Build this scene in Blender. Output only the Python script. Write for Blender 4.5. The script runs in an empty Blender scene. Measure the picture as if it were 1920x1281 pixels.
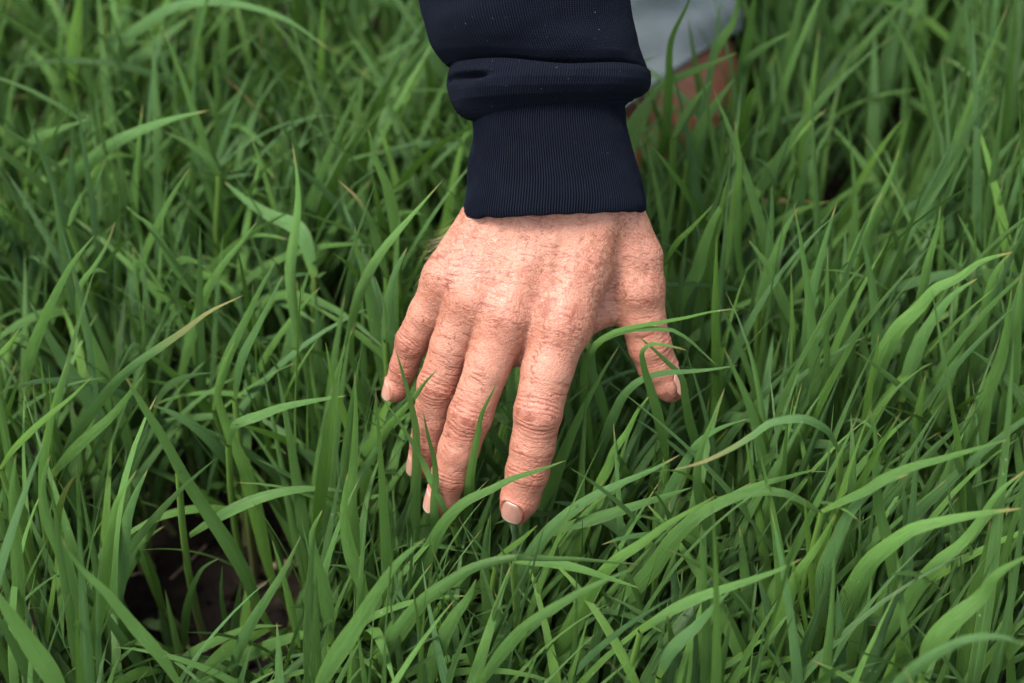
import bpy, math, random
import numpy as np
from mathutils import Vector

# ------------------------------------------------------------------ camera, world, sun, exposure
PITCH = math.radians(48)
D0 = 1.0625                      # metres to the hand
OZ = 0.20                        # height of the point the camera looks at
K = 0.36 / 0.85 * D0 / 1920      # metres per photo pixel at the hand
F = np.array([0, math.cos(PITCH), -math.sin(PITCH)])
R = np.array([1.0, 0, 0])
U = np.array([0, math.sin(PITCH), math.cos(PITCH)])
O = np.array([0, 0, OZ])
CAM = O - D0 * F

scene = bpy.context.scene
col = scene.collection
cam_d = bpy.data.cameras.new('camera')
cam = bpy.data.objects.new('camera', cam_d)
col.objects.link(cam)
cam.location = CAM
cam.rotation_euler = (math.pi / 2 - PITCH, 0, 0)
cam_d.lens = 85
cam_d.sensor_width = 36
cam_d.clip_start = 0.05
cam_d.clip_end = 500
cam_d.dof.use_dof = True
cam_d.dof.focus_distance = D0 + 0.012
cam_d.dof.aperture_fstop = 5.2
cam_d.dof.aperture_blades = 9
scene.camera = cam

SUN_EL, SUN_AZ = math.radians(68), math.radians(-95)   # azimuth from +Y towards +X
w = bpy.data.worlds.new('World')
scene.world = w
w.use_nodes = True
wn, wl = w.node_tree.nodes, w.node_tree.links
wn.clear()
sky = wn.new('ShaderNodeTexSky')
sky.sky_type = 'NISHITA'
sky.sun_disc = False
sky.sun_elevation = SUN_EL
sky.sun_rotation = SUN_AZ
sky.air_density = 1.0
sky.dust_density = 3.0
sky.ozone_density = 1.0
hs = wn.new('ShaderNodeHueSaturation')
hs.inputs['Saturation'].default_value = 0.35           # overcast: a nearly neutral sky
bg = wn.new('ShaderNodeBackground')
bg.inputs['Strength'].default_value = 0.13
wo = wn.new('ShaderNodeOutputWorld')
wl.new(sky.outputs[0], hs.inputs['Color'])
wl.new(hs.outputs[0], bg.inputs[0])
wl.new(bg.outputs[0], wo.inputs[0])

sun_d = bpy.data.lights.new('sun', 'SUN')
sun_d.energy = 1.5
sun_d.angle = math.radians(20)
sun_d.color = (1.0, 0.95, 0.88)
sun = bpy.data.objects.new('sun', sun_d)
col.objects.link(sun)
sd = Vector((math.sin(SUN_AZ) * math.cos(SUN_EL), math.cos(SUN_AZ) * math.cos(SUN_EL), math.sin(SUN_EL)))
sun.rotation_euler = (-sd).to_track_quat('-Z', 'Y').to_euler()
sun.location = (0, 0, 5)

scene.view_settings.view_transform = 'Standard'
scene.view_settings.look = 'None'
scene.view_settings.gamma = 1
scene.view_settings.use_curve_mapping = False
scene.view_settings.exposure = 2.05

rng = np.random.default_rng(7)
random.seed(7)

# ------------------------------------------------------------------ helpers: space
def H(u, v, z=0.0):
    """photo pixel + mm towards the camera from the hand's plane -> local mm (right, up, to camera)"""
    s = K * 1000 * (D0 * 1000 - z) / (D0 * 1000)
    return np.array([(u - 960) * s, -(v - 640.5) * s, z])

def h2w(p):
    p = np.asarray(p, float) / 1000
    return O + p[..., 0:1] * R + p[..., 1:2] * U - p[..., 2:3] * F

def ray(u, v):
    d = F + (u - 960) * K / D0 * R - (v - 640.5) * K / D0 * U
    return d

def at_h(u, v, h):
    d = ray(u, v)
    return CAM + d * ((h - CAM[2]) / d[2])

def at_y(u, v, y):
    d = ray(u, v)
    return CAM + d * ((y - CAM[1]) / d[1])

def to_px(p):
    q = np.asarray(p) - CAM
    z = q @ F
    return 960 + (q @ R) / z * D0 / K, 640.5 - (q @ U) / z * D0 / K

def hash3(ix, iy, iz, seed):
    h = (ix.astype(np.int64) * 374761393 + iy.astype(np.int64) * 668265263 + iz.astype(np.int64) * 2147483647 + seed * 1274126177) & 0xFFFFFFFF
    h = ((h ^ (h >> 13)) * 1274126177) & 0xFFFFFFFF
    return ((h ^ (h >> 16)) & 0xFFFFFF) / float(0xFFFFFF)

def noise(p, seed=0):
    """value noise in [-1, 1]"""
    p = np.asarray(p, float)
    i = np.floor(p)
    f = p - i
    f = f * f * f * (f * (f * 6 - 15) + 10)
    ix, iy, iz = i[..., 0], i[..., 1], i[..., 2]
    fx, fy, fz = f[..., 0], f[..., 1], f[..., 2]
    r = 0
    for dx in (0, 1):
        wx = fx if dx else 1 - fx
        for dy in (0, 1):
            wy = fy if dy else 1 - fy
            for dz in (0, 1):
                wz = fz if dz else 1 - fz
                r = r + hash3(ix + dx, iy + dy, iz + dz, seed) * wx * wy * wz
    return r * 2 - 1

def fbm(p, o=3, seed=0):
    a, r, t = 1.0, 0, 0
    p = np.asarray(p, float)
    for k in range(o):
        r = r + a * noise(p, seed + k * 17)
        t += a
        a *= .5
        p = p * 2.03 + 3.7
    return r / t

def empty(name, loc):
    o = bpy.data.objects.new(name, None)
    o.empty_display_size = 0.02
    o.location = loc
    col.objects.link(o)
    return o

def link(name, me, parent=None):
    o = bpy.data.objects.new(name, me)
    col.objects.link(o)
    if parent is not None:
        o.parent = parent
    return o

def mesh(name, V, Fc, m, uv=None, attrs=None, smooth=True):
    """uv and attrs are per vertex"""
    me = bpy.data.meshes.new(name)
    V = np.asarray(V, np.float32)
    Fc = np.asarray(Fc, np.int32)
    n = Fc.shape[1]
    me.vertices.add(len(V))
    me.vertices.foreach_set('co', V.ravel())
    me.loops.add(Fc.size)
    me.loops.foreach_set('vertex_index', Fc.ravel())
    me.polygons.add(len(Fc))
    me.polygons.foreach_set('loop_start', np.arange(0, Fc.size, n, dtype=np.int32))
    me.polygons.foreach_set('loop_total', np.full(len(Fc), n, np.int32))
    me.update(calc_edges=True)
    if smooth:
        me.polygons.foreach_set('use_smooth', np.ones(len(Fc), bool))
    if uv is not None:
        l = me.uv_layers.new(name='UVMap')
        l.data.foreach_set('uv', np.asarray(uv, np.float32)[Fc.ravel()].ravel())
    for k, a in (attrs or {}).items():
        at = me.attributes.new(k, 'FLOAT', 'POINT')
        at.data.foreach_set('value', np.asarray(a, np.float32))
    me.materials.append(m)
    return me

def grid_faces(nr, nc, wrap=False):
    i = np.arange(nr - 1)[:, None]
    j = np.arange(nc if wrap else nc - 1)[None, :]
    j2 = (j + 1) % nc
    a = i * nc + j; b = i * nc + j2; c = (i + 1) * nc + j2; d = (i + 1) * nc + j
    return np.stack([a, b, c, d], -1).reshape(-1, 4)

# ------------------------------------------------------------------ helpers: materials
class NT:
    def __init__(s, name):
        s.m = bpy.data.materials.new(name)
        s.m.use_nodes = True
        s.n, s.l = s.m.node_tree.nodes, s.m.node_tree.links
        s.n.clear()
        s.out = s.n.new('ShaderNodeOutputMaterial')
    def node(s, t, **kw):
        nd = s.n.new(t)
        for k, v in kw.items():
            if k.startswith('i_'):
                s.set(nd.inputs[k[2:].replace('_', ' ')], v)
            else:
                setattr(nd, k, v)
        return nd
    def set(s, sock, v):
        if isinstance(v, bpy.types.NodeSocket):
            s.l.new(v, sock)
        elif isinstance(v, (tuple, list)) and len(v) == 3 and sock.type == 'RGBA':
            sock.default_value = (*v, 1)
        else:
            sock.default_value = v
    def math(s, op, a, b=None, c=None, clamp=False):
        nd = s.n.new('ShaderNodeMath'); nd.operation = op; nd.use_clamp = clamp
        s.set(nd.inputs[0], a)
        if b is not None: s.set(nd.inputs[1], b)
        if c is not None: s.set(nd.inputs[2], c)
        return nd.outputs[0]
    def mix(s, f, a, b, mode='MIX'):
        nd = s.n.new('ShaderNodeMix'); nd.data_type = 'RGBA'; nd.blend_type = mode
        s.set(nd.inputs['Factor'], f); s.set(nd.inputs['A'], a); s.set(nd.inputs['B'], b)
        return nd.outputs['Result']
    def ramp(s, f, a, b, lo=0.0, hi=1.0):
        nd = s.n.new('ShaderNodeMapRange'); nd.interpolation_type = 'SMOOTHSTEP'
        s.set(nd.inputs['Value'], f)
        nd.inputs['From Min'].default_value = a; nd.inputs['From Max'].default_value = b
        nd.inputs['To Min'].default_value = lo; nd.inputs['To Max'].default_value = hi
        return nd.outputs['Result']
    def attr(s, name):
        return s.node('ShaderNodeAttribute', attribute_name=name).outputs['Fac']
    def noise(s, vec, scale, detail=2.0, rough=.5):
        nd = s.n.new('ShaderNodeTexNoise')
        if vec is not None: s.l.new(vec, nd.inputs['Vector'])
        nd.inputs['Scale'].default_value = scale
        nd.inputs['Detail'].default_value = detail
        nd.inputs['Roughness'].default_value = rough
        return nd.outputs['Fac']
    def bump(s, h, strength, dist, normal=None):
        nd = s.n.new('ShaderNodeBump')
        nd.inputs['Strength'].default_value = strength
        nd.inputs['Distance'].default_value = dist
        s.l.new(h, nd.inputs['Height'])
        if normal is not None: s.l.new(normal, nd.inputs['Normal'])
        return nd.outputs[0]

def leaf_material():
    t = NT('wheat_leaf')
    uv = t.node('ShaderNodeTexCoord').outputs['UV']
    sep = t.node('ShaderNodeSeparateXYZ'); t.l.new(uv, sep.inputs[0])
    x, y = sep.outputs['X'], sep.outputs['Y']
    rnd = t.attr('rnd'); hue = t.attr('hue')
    obj = t.node('ShaderNodeTexCoord').outputs['Object']
    cols = t.mix(t.math('POWER', rnd, 1.25), (0.0060, 0.0300, 0.0040), (0.0790, 0.1800, 0.0340))
    cols = t.mix(t.ramp(hue, .45, 1.0), cols, (0.0700, 0.1596, 0.0134))       # fresher yellow-green leaves
    cols = t.mix(t.ramp(hue, .40, 0.0, 0, .55), cols, (0.0480, 0.1180, 0.0500))  # bluish bloom
    # streaky variation along the blade
    st = t.node('ShaderNodeCombineXYZ')
    t.set(st.inputs[0], t.math('MULTIPLY', x, 9.0)); t.set(st.inputs[1], t.math('MULTIPLY', y, 3.0)); t.set(st.inputs[2], t.math('MULTIPLY', rnd, 40.0))
    streak = t.noise(st.outputs[0], 1.6, 3)
    cols = t.mix(t.ramp(streak, .35, .7), cols, t.mix(.5, cols, (0.0728, 0.1512, 0.0392)))
    cols = t.mix(t.ramp(t.noise(st.outputs[0], 4.5, 3), .5, .75, 0, .45), cols, (0.0252, 0.0588, 0.0168))
    patch = t.noise(obj, 28, 3)
    cols = t.mix(t.ramp(patch, .52, .75, 0, .35), cols, (0.0336, 0.0728, 0.0157))
    # veins
    vein = t.math('SINE', t.math('MULTIPLY', x, 2 * math.pi * 11))
    mid = t.ramp(t.math('ABSOLUTE', t.math('SUBTRACT', x, .5)), .0, .035, 1, 0)
    edge = t.ramp(t.math('ABSOLUTE', t.math('SUBTRACT', x, .5)), .45, .5, 0, 1)
    cols = t.mix(t.math('MULTIPLY', t.math('ADD', vein, 1.0), .10), cols, (0.1064, 0.1736, 0.0672))
    cols = t.mix(t.math('MULTIPLY', mid, .42), cols, (0.1120, 0.1904, 0.0672))
    cols = t.mix(t.math('MULTIPLY', edge, .5), cols, (0.1120, 0.1680, 0.0280))
    cols = t.mix(t.ramp(y, .16, 0.0, 0, .6), cols, (0.0784, 0.1512, 0.0196))
    tipw = t.math('ADD', y, t.math('MULTIPLY', t.math('SUBTRACT', rnd, .5), .06))
    cols = t.mix(t.math('MULTIPLY', t.ramp(tipw, .955, 1.0), t.ramp(rnd, .45, .9, .1, .9)), cols, (0.2016, 0.1680, 0.0616))
    dry = t.math('MULTIPLY', t.ramp(t.attr('dry'), .5, 1.0), t.ramp(t.math('ADD', y, t.math('MULTIPLY', patch, .3)), .75, 1.05))
    cols = t.mix(dry, cols, (0.2016, 0.1512, 0.0616))
    # rust spots, dust specks
    vor = t.node('ShaderNodeTexVoronoi'); t.l.new(obj, vor.inputs['Vector']); vor.inputs['Scale'].default_value = 130
    spot = t.math('MULTIPLY', t.ramp(vor.outputs['Distance'], .10, .16, 1, 0), t.ramp(t.noise(obj, 16, 2), .60, .68))
    cols = t.mix(t.math('MULTIPLY', spot, t.ramp(rnd, .3, .9, 0.1, .8)), cols, (0.0280, 0.0196, 0.0084))
    vor2 = t.node('ShaderNodeTexVoronoi'); t.l.new(obj, vor2.inputs['Vector']); vor2.inputs['Scale'].default_value = 190
    speck = t.math('MULTIPLY', t.ramp(vor2.outputs['Distance'], .07, .12, 1, 0), t.ramp(t.noise(obj, 24, 2), .55, .62))
    cols = t.mix(t.math('MULTIPLY', speck, .75), cols, (0.1904, 0.2352, 0.1456))
    h = t.math('ADD', t.math('MULTIPLY', vein, .6), t.math('MULTIPLY', t.noise(st.outputs[0], 5, 2), 1.4))
    nrm = t.bump(h, .55, .0006)
    p = t.node('ShaderNodeBsdfPrincipled')
    t.set(p.inputs['Base Color'], cols)
    t.set(p.inputs['Roughness'], t.ramp(patch, .3, .7, .36, .50))
    p.inputs['Specular IOR Level'].default_value = .22
    t.l.new(nrm, p.inputs['Normal'])
    tr = t.node('ShaderNodeBsdfTranslucent')
    t.set(tr.inputs['Color'], t.mix(.65, cols, (0.0896, 0.2016, 0.0112)))
    
    mx = t.node('ShaderNodeMixShader'); mx.inputs[0].default_value = .17
    t.l.new(p.outputs[0], mx.inputs[1]); t.l.new(tr.outputs[0], mx.inputs[2])
    t.l.new(mx.outputs[0], t.out.inputs[0])
    return t.m

def stem_material():
    t = NT('wheat_stem')
    obj = t.node('ShaderNodeTexCoord').outputs['Object']
    sp = t.node('ShaderNodeSeparateXYZ'); t.l.new(obj, sp.inputs[0])
    c = t.mix(t.ramp(sp.outputs['Z'], 0.0, .07), (0.15, 0.15, 0.06), (0.075, 0.145, 0.023))
    c = t.mix(t.ramp(t.noise(obj, 60, 3), .5, .8, 0, .4), c, (0.05, 0.09, 0.017))
    p = t.node('ShaderNodeBsdfPrincipled'); t.set(p.inputs['Base Color'], c); p.inputs['Roughness'].default_value = .45
    p.inputs['Subsurface Weight'].default_value = .0
    t.l.new(p.outputs[0], t.out.inputs[0])
    return t.m

def soil_material():
    t = NT('dark_soil')
    g = t.node('ShaderNodeNewGeometry').outputs['Position']
    n1, n2, n3 = t.noise(g, 9, 5, .6), t.noise(g, 75, 6, .65), t.noise(g, 420, 4, .7)
    c = t.mix(t.ramp(n1, .35, .7), (0.0055, 0.0035, 0.0022), (0.0125, 0.0080, 0.0050))
    c = t.mix(t.ramp(n2, .5, .75), c, (0.026, 0.017, 0.011))
    c = t.mix(t.ramp(n3, .62, .75, 0, .5), c, (0.055, 0.038, 0.028))
    ln = t.node('ShaderNodeVectorMath', operation='LENGTH'); t.l.new(g, ln.inputs[0])
    far = t.ramp(ln.outputs['Value'], 2.6, 4.2)                 # beyond: the crop closes over the soil
    c = t.mix(far, c, t.mix(t.ramp(n1, .3, .7), (0.02, 0.05, 0.013), (0.04, 0.08, 0.023)))
    p = t.node('ShaderNodeBsdfPrincipled'); t.set(p.inputs['Base Color'], c); p.inputs['Roughness'].default_value = .92
    p.inputs['Specular IOR Level'].default_value = .2
    t.l.new(t.bump(t.math('ADD', n2, t.math('MULTIPLY', n3, .5)), .9, .006), p.inputs['Normal'])
    t.l.new(p.outputs[0], t.out.inputs[0])
    return t.m

def skin_material(name, base, tan=False):
    t = NT(name)
    obj = t.node('ShaderNodeTexCoord').outputs['Object']
    mm = t.node('ShaderNodeVectorMath', operation='SCALE'); t.l.new(obj, mm.inputs[0]); mm.inputs['Scale'].default_value = 1.0
    P = mm.outputs[0]
    c = base
    blot = t.noise(P, 55, 4, .6)
    c = t.mix(t.ramp(blot, .40, .62, 0, .62), c, tuple(a * b for a, b in zip(base, (.84, .60, .52))))
    c = t.mix(t.ramp(t.noise(P, 240, 3, .65), .50, .66, 0, .75), c, tuple(min(1, a * b) for a, b in zip(base, (1.12, 1.22, 1.25))))
    if not tan:
        c = t.mix(t.math('MULTIPLY', t.attr('red'), .95), c, (0.3224, 0.1147, 0.0775))
        c = t.mix(t.math('MULTIPLY', t.attr('tan'), .38), c, (0.2232, 0.1116, 0.0589))
        c = t.mix(t.attr('pale'), c, (0.3844, 0.2480, 0.1922))
    # freckles and sun spots
    wn_ = t.node('ShaderNodeTexVoronoi'); t.l.new(P, wn_.inputs['Vector']); wn_.inputs['Scale'].default_value = 210
    fr = t.math('MULTIPLY', t.ramp(wn_.outputs['Distance'], .16, .36, 1, 0), t.ramp(t.noise(P, 80, 3), .48, .62))
    c = t.mix(t.math('MULTIPLY', fr, .7), c, (0.2108, 0.0806, 0.0372))
    fine = t.noise(P, 900, 3, .6)
    c = t.mix(t.ramp(fine, .42, .66, 0, .6), c, (0.3100, 0.1488, 0.0992))
    if not tan:
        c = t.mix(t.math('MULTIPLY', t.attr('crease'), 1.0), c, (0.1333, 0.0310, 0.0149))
        c = t.mix(t.attr('spot'), c, (0.0992, 0.0620, 0.0558))
        c = t.mix(t.attr('cut'), c, (0.1550, 0.0124, 0.0093))
    v1 = t.node('ShaderNodeTexVoronoi', feature='DISTANCE_TO_EDGE'); t.l.new(P, v1.inputs['Vector']); v1.inputs['Scale'].default_value = 900
    hgt = t.math('ADD', t.math('MULTIPLY', t.ramp(v1.outputs['Distance'], 0, .2), .6), t.math('MULTIPLY', fine, .8))
    p = t.node('ShaderNodeBsdfPrincipled')
    t.set(p.inputs['Base Color'], c)
    t.set(p.inputs['Roughness'], t.ramp(t.noise(P, 260, 3), .35, .7, .40, .60))
    p.inputs['Specular IOR Level'].default_value = .40
    p.subsurface_method = 'RANDOM_WALK'
    p.inputs['Subsurface Weight'].default_value = .12
    p.inputs['Subsurface Radius'].default_value = (1.0, .32, .16)
    p.inputs['Subsurface Scale'].default_value = .0032
    t.l.new(t.bump(hgt, .55, .00028), p.inputs['Normal'])
    t.l.new(p.outputs[0], t.out.inputs[0])
    return t.m

def nail_material():
    t = NT('fingernail')
    uv = t.node('ShaderNodeTexCoord').outputs['UV']
    sp = t.node('ShaderNodeSeparateXYZ'); t.l.new(uv, sp.inputs[0])
    c = t.mix(t.ramp(sp.outputs['Y'], .0, .22), (0.4464, 0.3100, 0.2542), (0.345, 0.165, 0.120))
    c = t.mix(t.ramp(sp.outputs['Y'], .86, .95), c, (0.4464, 0.3720, 0.2976))
    s = t.node('ShaderNodeCombineXYZ'); t.set(s.inputs[0], t.math('MULTIPLY', sp.outputs['X'], 30.0)); t.set(s.inputs[1], t.math('MULTIPLY', sp.outputs['Y'], 2.0))
    n = t.noise(s.outputs[0], 1.0, 2)
    c = t.mix(t.ramp(n, .4, .7, 0, .25), c, (0.4464, 0.3224, 0.2728))
    p = t.node('ShaderNodeBsdfPrincipled'); t.set(p.inputs['Base Color'], c)
    p.inputs['Roughness'].default_value = .36
    p.inputs['Subsurface Weight'].default_value = .15
    p.inputs['Subsurface Radius'].default_value = (1, .4, .25); p.inputs['Subsurface Scale'].default_value = .002
    t.l.new(t.bump(n, .25, .0002), p.inputs['Normal'])
    t.l.new(p.outputs[0], t.out.inputs[0])
    return t.m

def navy_material(name='navy_knit', rib=False):
    """knit sweatshirt cloth; UV in millimetres: x round the arm, y along it"""
    t = NT(name)
    uv = t.node('ShaderNodeTexCoord').outputs['UV']
    sp = t.node('ShaderNodeSeparateXYZ'); t.l.new(uv, sp.inputs[0])
    x, y = sp.outputs['X'], sp.outputs['Y']
    big = t.noise(uv, .06, 3)
    colw = t.math('SINE', t.math('MULTIPLY', x, 2 * math.pi / 1.05))
    sh = t.math('ABSOLUTE', t.math('SINE', t.math('MULTIPLY', x, math.pi / 1.05)))
    st = t.math('SINE', t.math('ADD', t.math('MULTIPLY', y, 2 * math.pi / .85), t.math('MULTIPLY', sh, 2.6)))
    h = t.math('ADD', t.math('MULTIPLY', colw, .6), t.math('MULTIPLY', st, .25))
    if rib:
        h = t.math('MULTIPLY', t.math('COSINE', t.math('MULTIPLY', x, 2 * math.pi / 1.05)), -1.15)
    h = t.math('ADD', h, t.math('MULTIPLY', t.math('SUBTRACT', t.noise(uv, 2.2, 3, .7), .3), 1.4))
    c = t.mix(t.ramp(h, -.6, 1.3), (0.0007, 0.0010, 0.0023), (0.0064, 0.0084, 0.0150))  # knit shading put into the colour: darker valleys, lit crests
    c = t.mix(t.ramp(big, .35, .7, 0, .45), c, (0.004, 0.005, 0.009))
    v = t.node('ShaderNodeTexVoronoi'); t.l.new(uv, v.inputs['Vector']); v.inputs['Scale'].default_value = .30
    lint = t.math('MULTIPLY', t.ramp(v.outputs['Distance'], .035, .07, 1, 0), t.ramp(t.noise(uv, .9, 2), .50, .56))
    c = t.mix(t.math('MULTIPLY', lint, .6), c, (0.20, 0.22, 0.26))
    p = t.node('ShaderNodeBsdfPrincipled'); t.set(p.inputs['Base Color'], c)
    p.inputs['Roughness'].default_value = .95
    p.inputs['Specular IOR Level'].default_value = .03
    p.inputs['Sheen Weight'].default_value = .012
    p.inputs['Sheen Roughness'].default_value = .5
    p.inputs['Sheen Tint'].default_value = (.45, .55, .8, 1)
    t.l.new(t.bump(h, .8, .00035), p.inputs['Normal'])
    t.l.new(p.outputs[0], t.out.inputs[0])
    return t.m

def cloth_material(name, c1, c2):
    t = NT(name)
    obj = t.node('ShaderNodeTexCoord').outputs['Object']
    n = t.noise(obj, 26, 4); n2 = t.noise(obj, 700, 3)
    c = t.mix(t.ramp(n, .3, .7), c1, c2)
    p = t.node('ShaderNodeBsdfPrincipled'); t.set(p.inputs['Base Color'], c); p.inputs['Roughness'].default_value = .9
    t.l.new(t.bump(n2, .4, .0006), p.inputs['Normal'])
    t.l.new(p.outputs[0], t.out.inputs[0])
    return t.m

def plain(name, c, rough=.8):
    t = NT(name)
    obj = t.node('ShaderNodeTexCoord').outputs['Object']
    cc = t.mix(t.ramp(t.noise(obj, 90, 3), .3, .7), tuple(a * .75 for a in c), tuple(a * 1.2 for a in c))
    p = t.node('ShaderNodeBsdfPrincipled'); t.set(p.inputs['Base Color'], cc); p.inputs['Roughness'].default_value = rough
    t.l.new(p.outputs[0], t.out.inputs[0])
    return t.m

M_LEAF, M_STEM, M_SOIL = leaf_material(), stem_material(), soil_material()
M_SKIN = skin_material('weathered_skin', (0.315, 0.137, 0.092))
M_LEGSKIN = skin_material('tanned_leg_skin', (0.17, 0.056, 0.024), tan=True)
M_NAIL, M_NAVY = nail_material(), navy_material()
M_RIB = navy_material('navy_rib_knit', True)
M_SHORTS = cloth_material('grey_cotton', (0.085, 0.105, 0.108), (0.135, 0.16, 0.165))
M_HAIR = plain('fair_body_hair', (0.30, 0.21, 0.12), .5)
M_STRAW = plain('dry_straw', (0.22, 0.16, 0.09))
M_WEED = plain('weed_leaf', (0.07, 0.13, 0.02), .5)

# ------------------------------------------------------------------ ground
def soil_height(x, y):
    p = np.stack([x, y, np.zeros_like(x)], -1)
    near = np.clip(1.6 - np.hypot(x, y), 0, 1)
    a = fbm(p * 6, 3, 3) * .010
    b = np.maximum(fbm(p * 28, 3, 9), -.15) * .013
    c = np.abs(fbm(p * 95, 2, 21)) * .006
    return (a + (b + c) * near) - .004

cs = np.concatenate([[-400, -120, -40, -14, -6, -3, -2, -1.3], np.arange(-.9, .9001, .006), [1.3, 2, 3, 6, 14, 40, 120, 400]])
gx, gy = np.meshgrid(cs, cs)
gz = soil_height(gx, gy) * (np.hypot(gx, gy) < 8)
Vg = np.stack([gx, gy, gz], -1).reshape(-1, 3)
soil = link('soil', mesh('soil', Vg, grid_faces(len(cs), len(cs)), M_SOIL))
soil['kind'] = 'structure'

# ------------------------------------------------------------------ the hand: an implicit surface
def seg(P, a, b, ra, rb):
    ab = b - a
    t = np.clip(((P - a) @ ab) / (ab @ ab), 0, 1)
    d = P - a - t[:, None] * ab
    return np.sqrt(np.einsum('ij,ij->i', d, d)) - (ra + (rb - ra) * t)

def smin(a, b, k):
    h = np.clip(.5 + .5 * (b - a) / k, 0, 1)
    return b * (1 - h) + a * h - k * h * (1 - h)

# (u, v, z mm, radius mm): joints read from the photograph
FING = {
 'thumb':  [(1196, 540, -27, 11.0), (1205, 598, -31, 10.2), (1218, 648, -35, 9.6), (1232, 685, -39, 8.8), (1252, 720, -42, 7.3), (1258, 729, -43, 6.2)],
 'index':  [(1052, 606, -10, 13.2), (1026, 695, -10, 11.3), (1009, 772, -11.5, 10.55), (999, 835, -18, 9.8), (989, 884, -23, 9.5), (975, 935, -29, 8.7), (968, 955, -32, 7.1)],
 'middle': [(948, 592, -11, 12.6), (914, 688, -13, 9.9), (882, 778, -18, 9.8), (860, 842, -26, 9.0), (844, 890, -32, 8.3), (829, 932, -39, 7.4), (822, 943, -41, 6.4)],
 'ring':   [(886, 560, -14, 11.8), (846, 648, -21, 9.2), (821, 722, -28, 9.1), (808, 786, -37, 8.2), (801, 830, -43, 7.5), (792, 866, -50, 6.6), (789, 874, -52, 5.9)],
 'little': [(840, 524, -19, 10.6), (802, 586, -27, 8.4), (773, 640, -35, 7.4), (758, 688, -44, 6.4), (744, 726, -50, 5.8), (741, 734, -52, 5.2)],
}
PIPI = {'thumb': 2, 'index': 2, 'middle': 2, 'ring': 2, 'little': 2}
DIPI = {'thumb': 4, 'index': 4, 'middle': 4, 'ring': 4, 'little': 3}
PALM = [
 ((1118, 388, -17, 15), (1052, 606, -11, 13.4)),
 ((1052, 382, -17, 16), (948, 592, -12, 13.0)),
 ((985, 388, -18, 15.5), (886, 558, -15, 12.0)),
 ((927, 398, -21, 13.2), (840, 520, -20, 11.0)),
 ((1000, 470, -30, 17), (950, 560, -29, 13)),
 ((1050, 450, -32, 18), (1120, 480, -30, 15)),
 ((985, 395, -19, 16.5), (1005, 250, -22, 20)),
 ((1085, 390, -19, 18), (1070, 250, -22, 20)),
 ((1005, 250, -22, 20), (1010, -400, -30, 24)),
 ((1070, 250, -22, 20), (1050, -400, -30, 24)),
]
THUMB_META = [((1146, 392, -21, 14), (1190, 480, -25, 11.8)), ((1190, 480, -25, 11.8), (1196, 540, -27, 11.0))]
WEB = [((1150, 460, -26, 9), (1138, 545, -30, 6.5)), ((1138, 545, -30, 6.5), (1144, 578, -31, 5.5)), ((1144, 578, -31, 5.5), (1090, 612, -25, 6.5))]
KNUCK = [(1046, 612, -5.2, 7.0), (945, 594, -6.6, 6.6), (884, 560, -9.6, 6.1), (838, 522, -15.4, 5.8)]
TEND = [((1090, 430), (1050, 600), 2.6), ((1035, 430), (948, 590), 2.2), ((975, 440), (888, 556), 2.0)]

def hp(q):
    return H(q[0], q[1], q[2])

FP = {k: [(hp(q), q[3]) for q in v] for k, v in FING.items()}
PP = [(hp(a), hp(b), a[3], b[3]) for a, b in PALM]
TP = [(hp(a), hp(b), a[3], b[3]) for a, b in THUMB_META]
FWEB = [((998, 596, -16, 9), (972, 662, -21, 6.2)), ((920, 572, -17, 9), (896, 624, -23, 6.0)), ((864, 545, -21, 8.5), (838, 584, -28, 5.2))]
FWP = [(hp(a), hp(b), a[3], b[3]) for a, b in FWEB]
WP = [(hp(a), hp(b), a[3], b[3]) for a, b in WEB]
KP = [(hp(a), a[3]) for a in KNUCK]

def hand_sdf(P):
    palm = None
    for a, b, ra, rb in PP:
        d = seg(P, a, b, ra, rb)
        palm = d if palm is None else smin(palm, d, 8)
    for a, b, ra, rb in WP:
        palm = smin(palm, seg(P, a, b, ra, rb), 8)
    for a, b, ra, rb in FWP:
        palm = smin(palm, seg(P, a, b, ra, rb), 4.5)
    th = None
    for a, b, ra, rb in TP:
        d = seg(P, a, b, ra, rb)
        th = d if th is None else smin(th, d, 3)
    palm = smin(palm, th, 3.6)
    for c, r in KP:
        d = P - c
        palm = smin(palm, np.sqrt(np.einsum('ij,ij->i', d, d)) - r, 5)
    F_ = None
    for k, ch in FP.items():
        f = None
        for (a, ra), (b, rb) in zip(ch[:-1], ch[1:]):
            d = seg(P, a, b, ra, rb)
            f = d if f is None else smin(f, d, 2.2)
        F_ = f if F_ is None else smin(F_, f, .7)
    return smin(palm, F_, 5.0)

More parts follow.
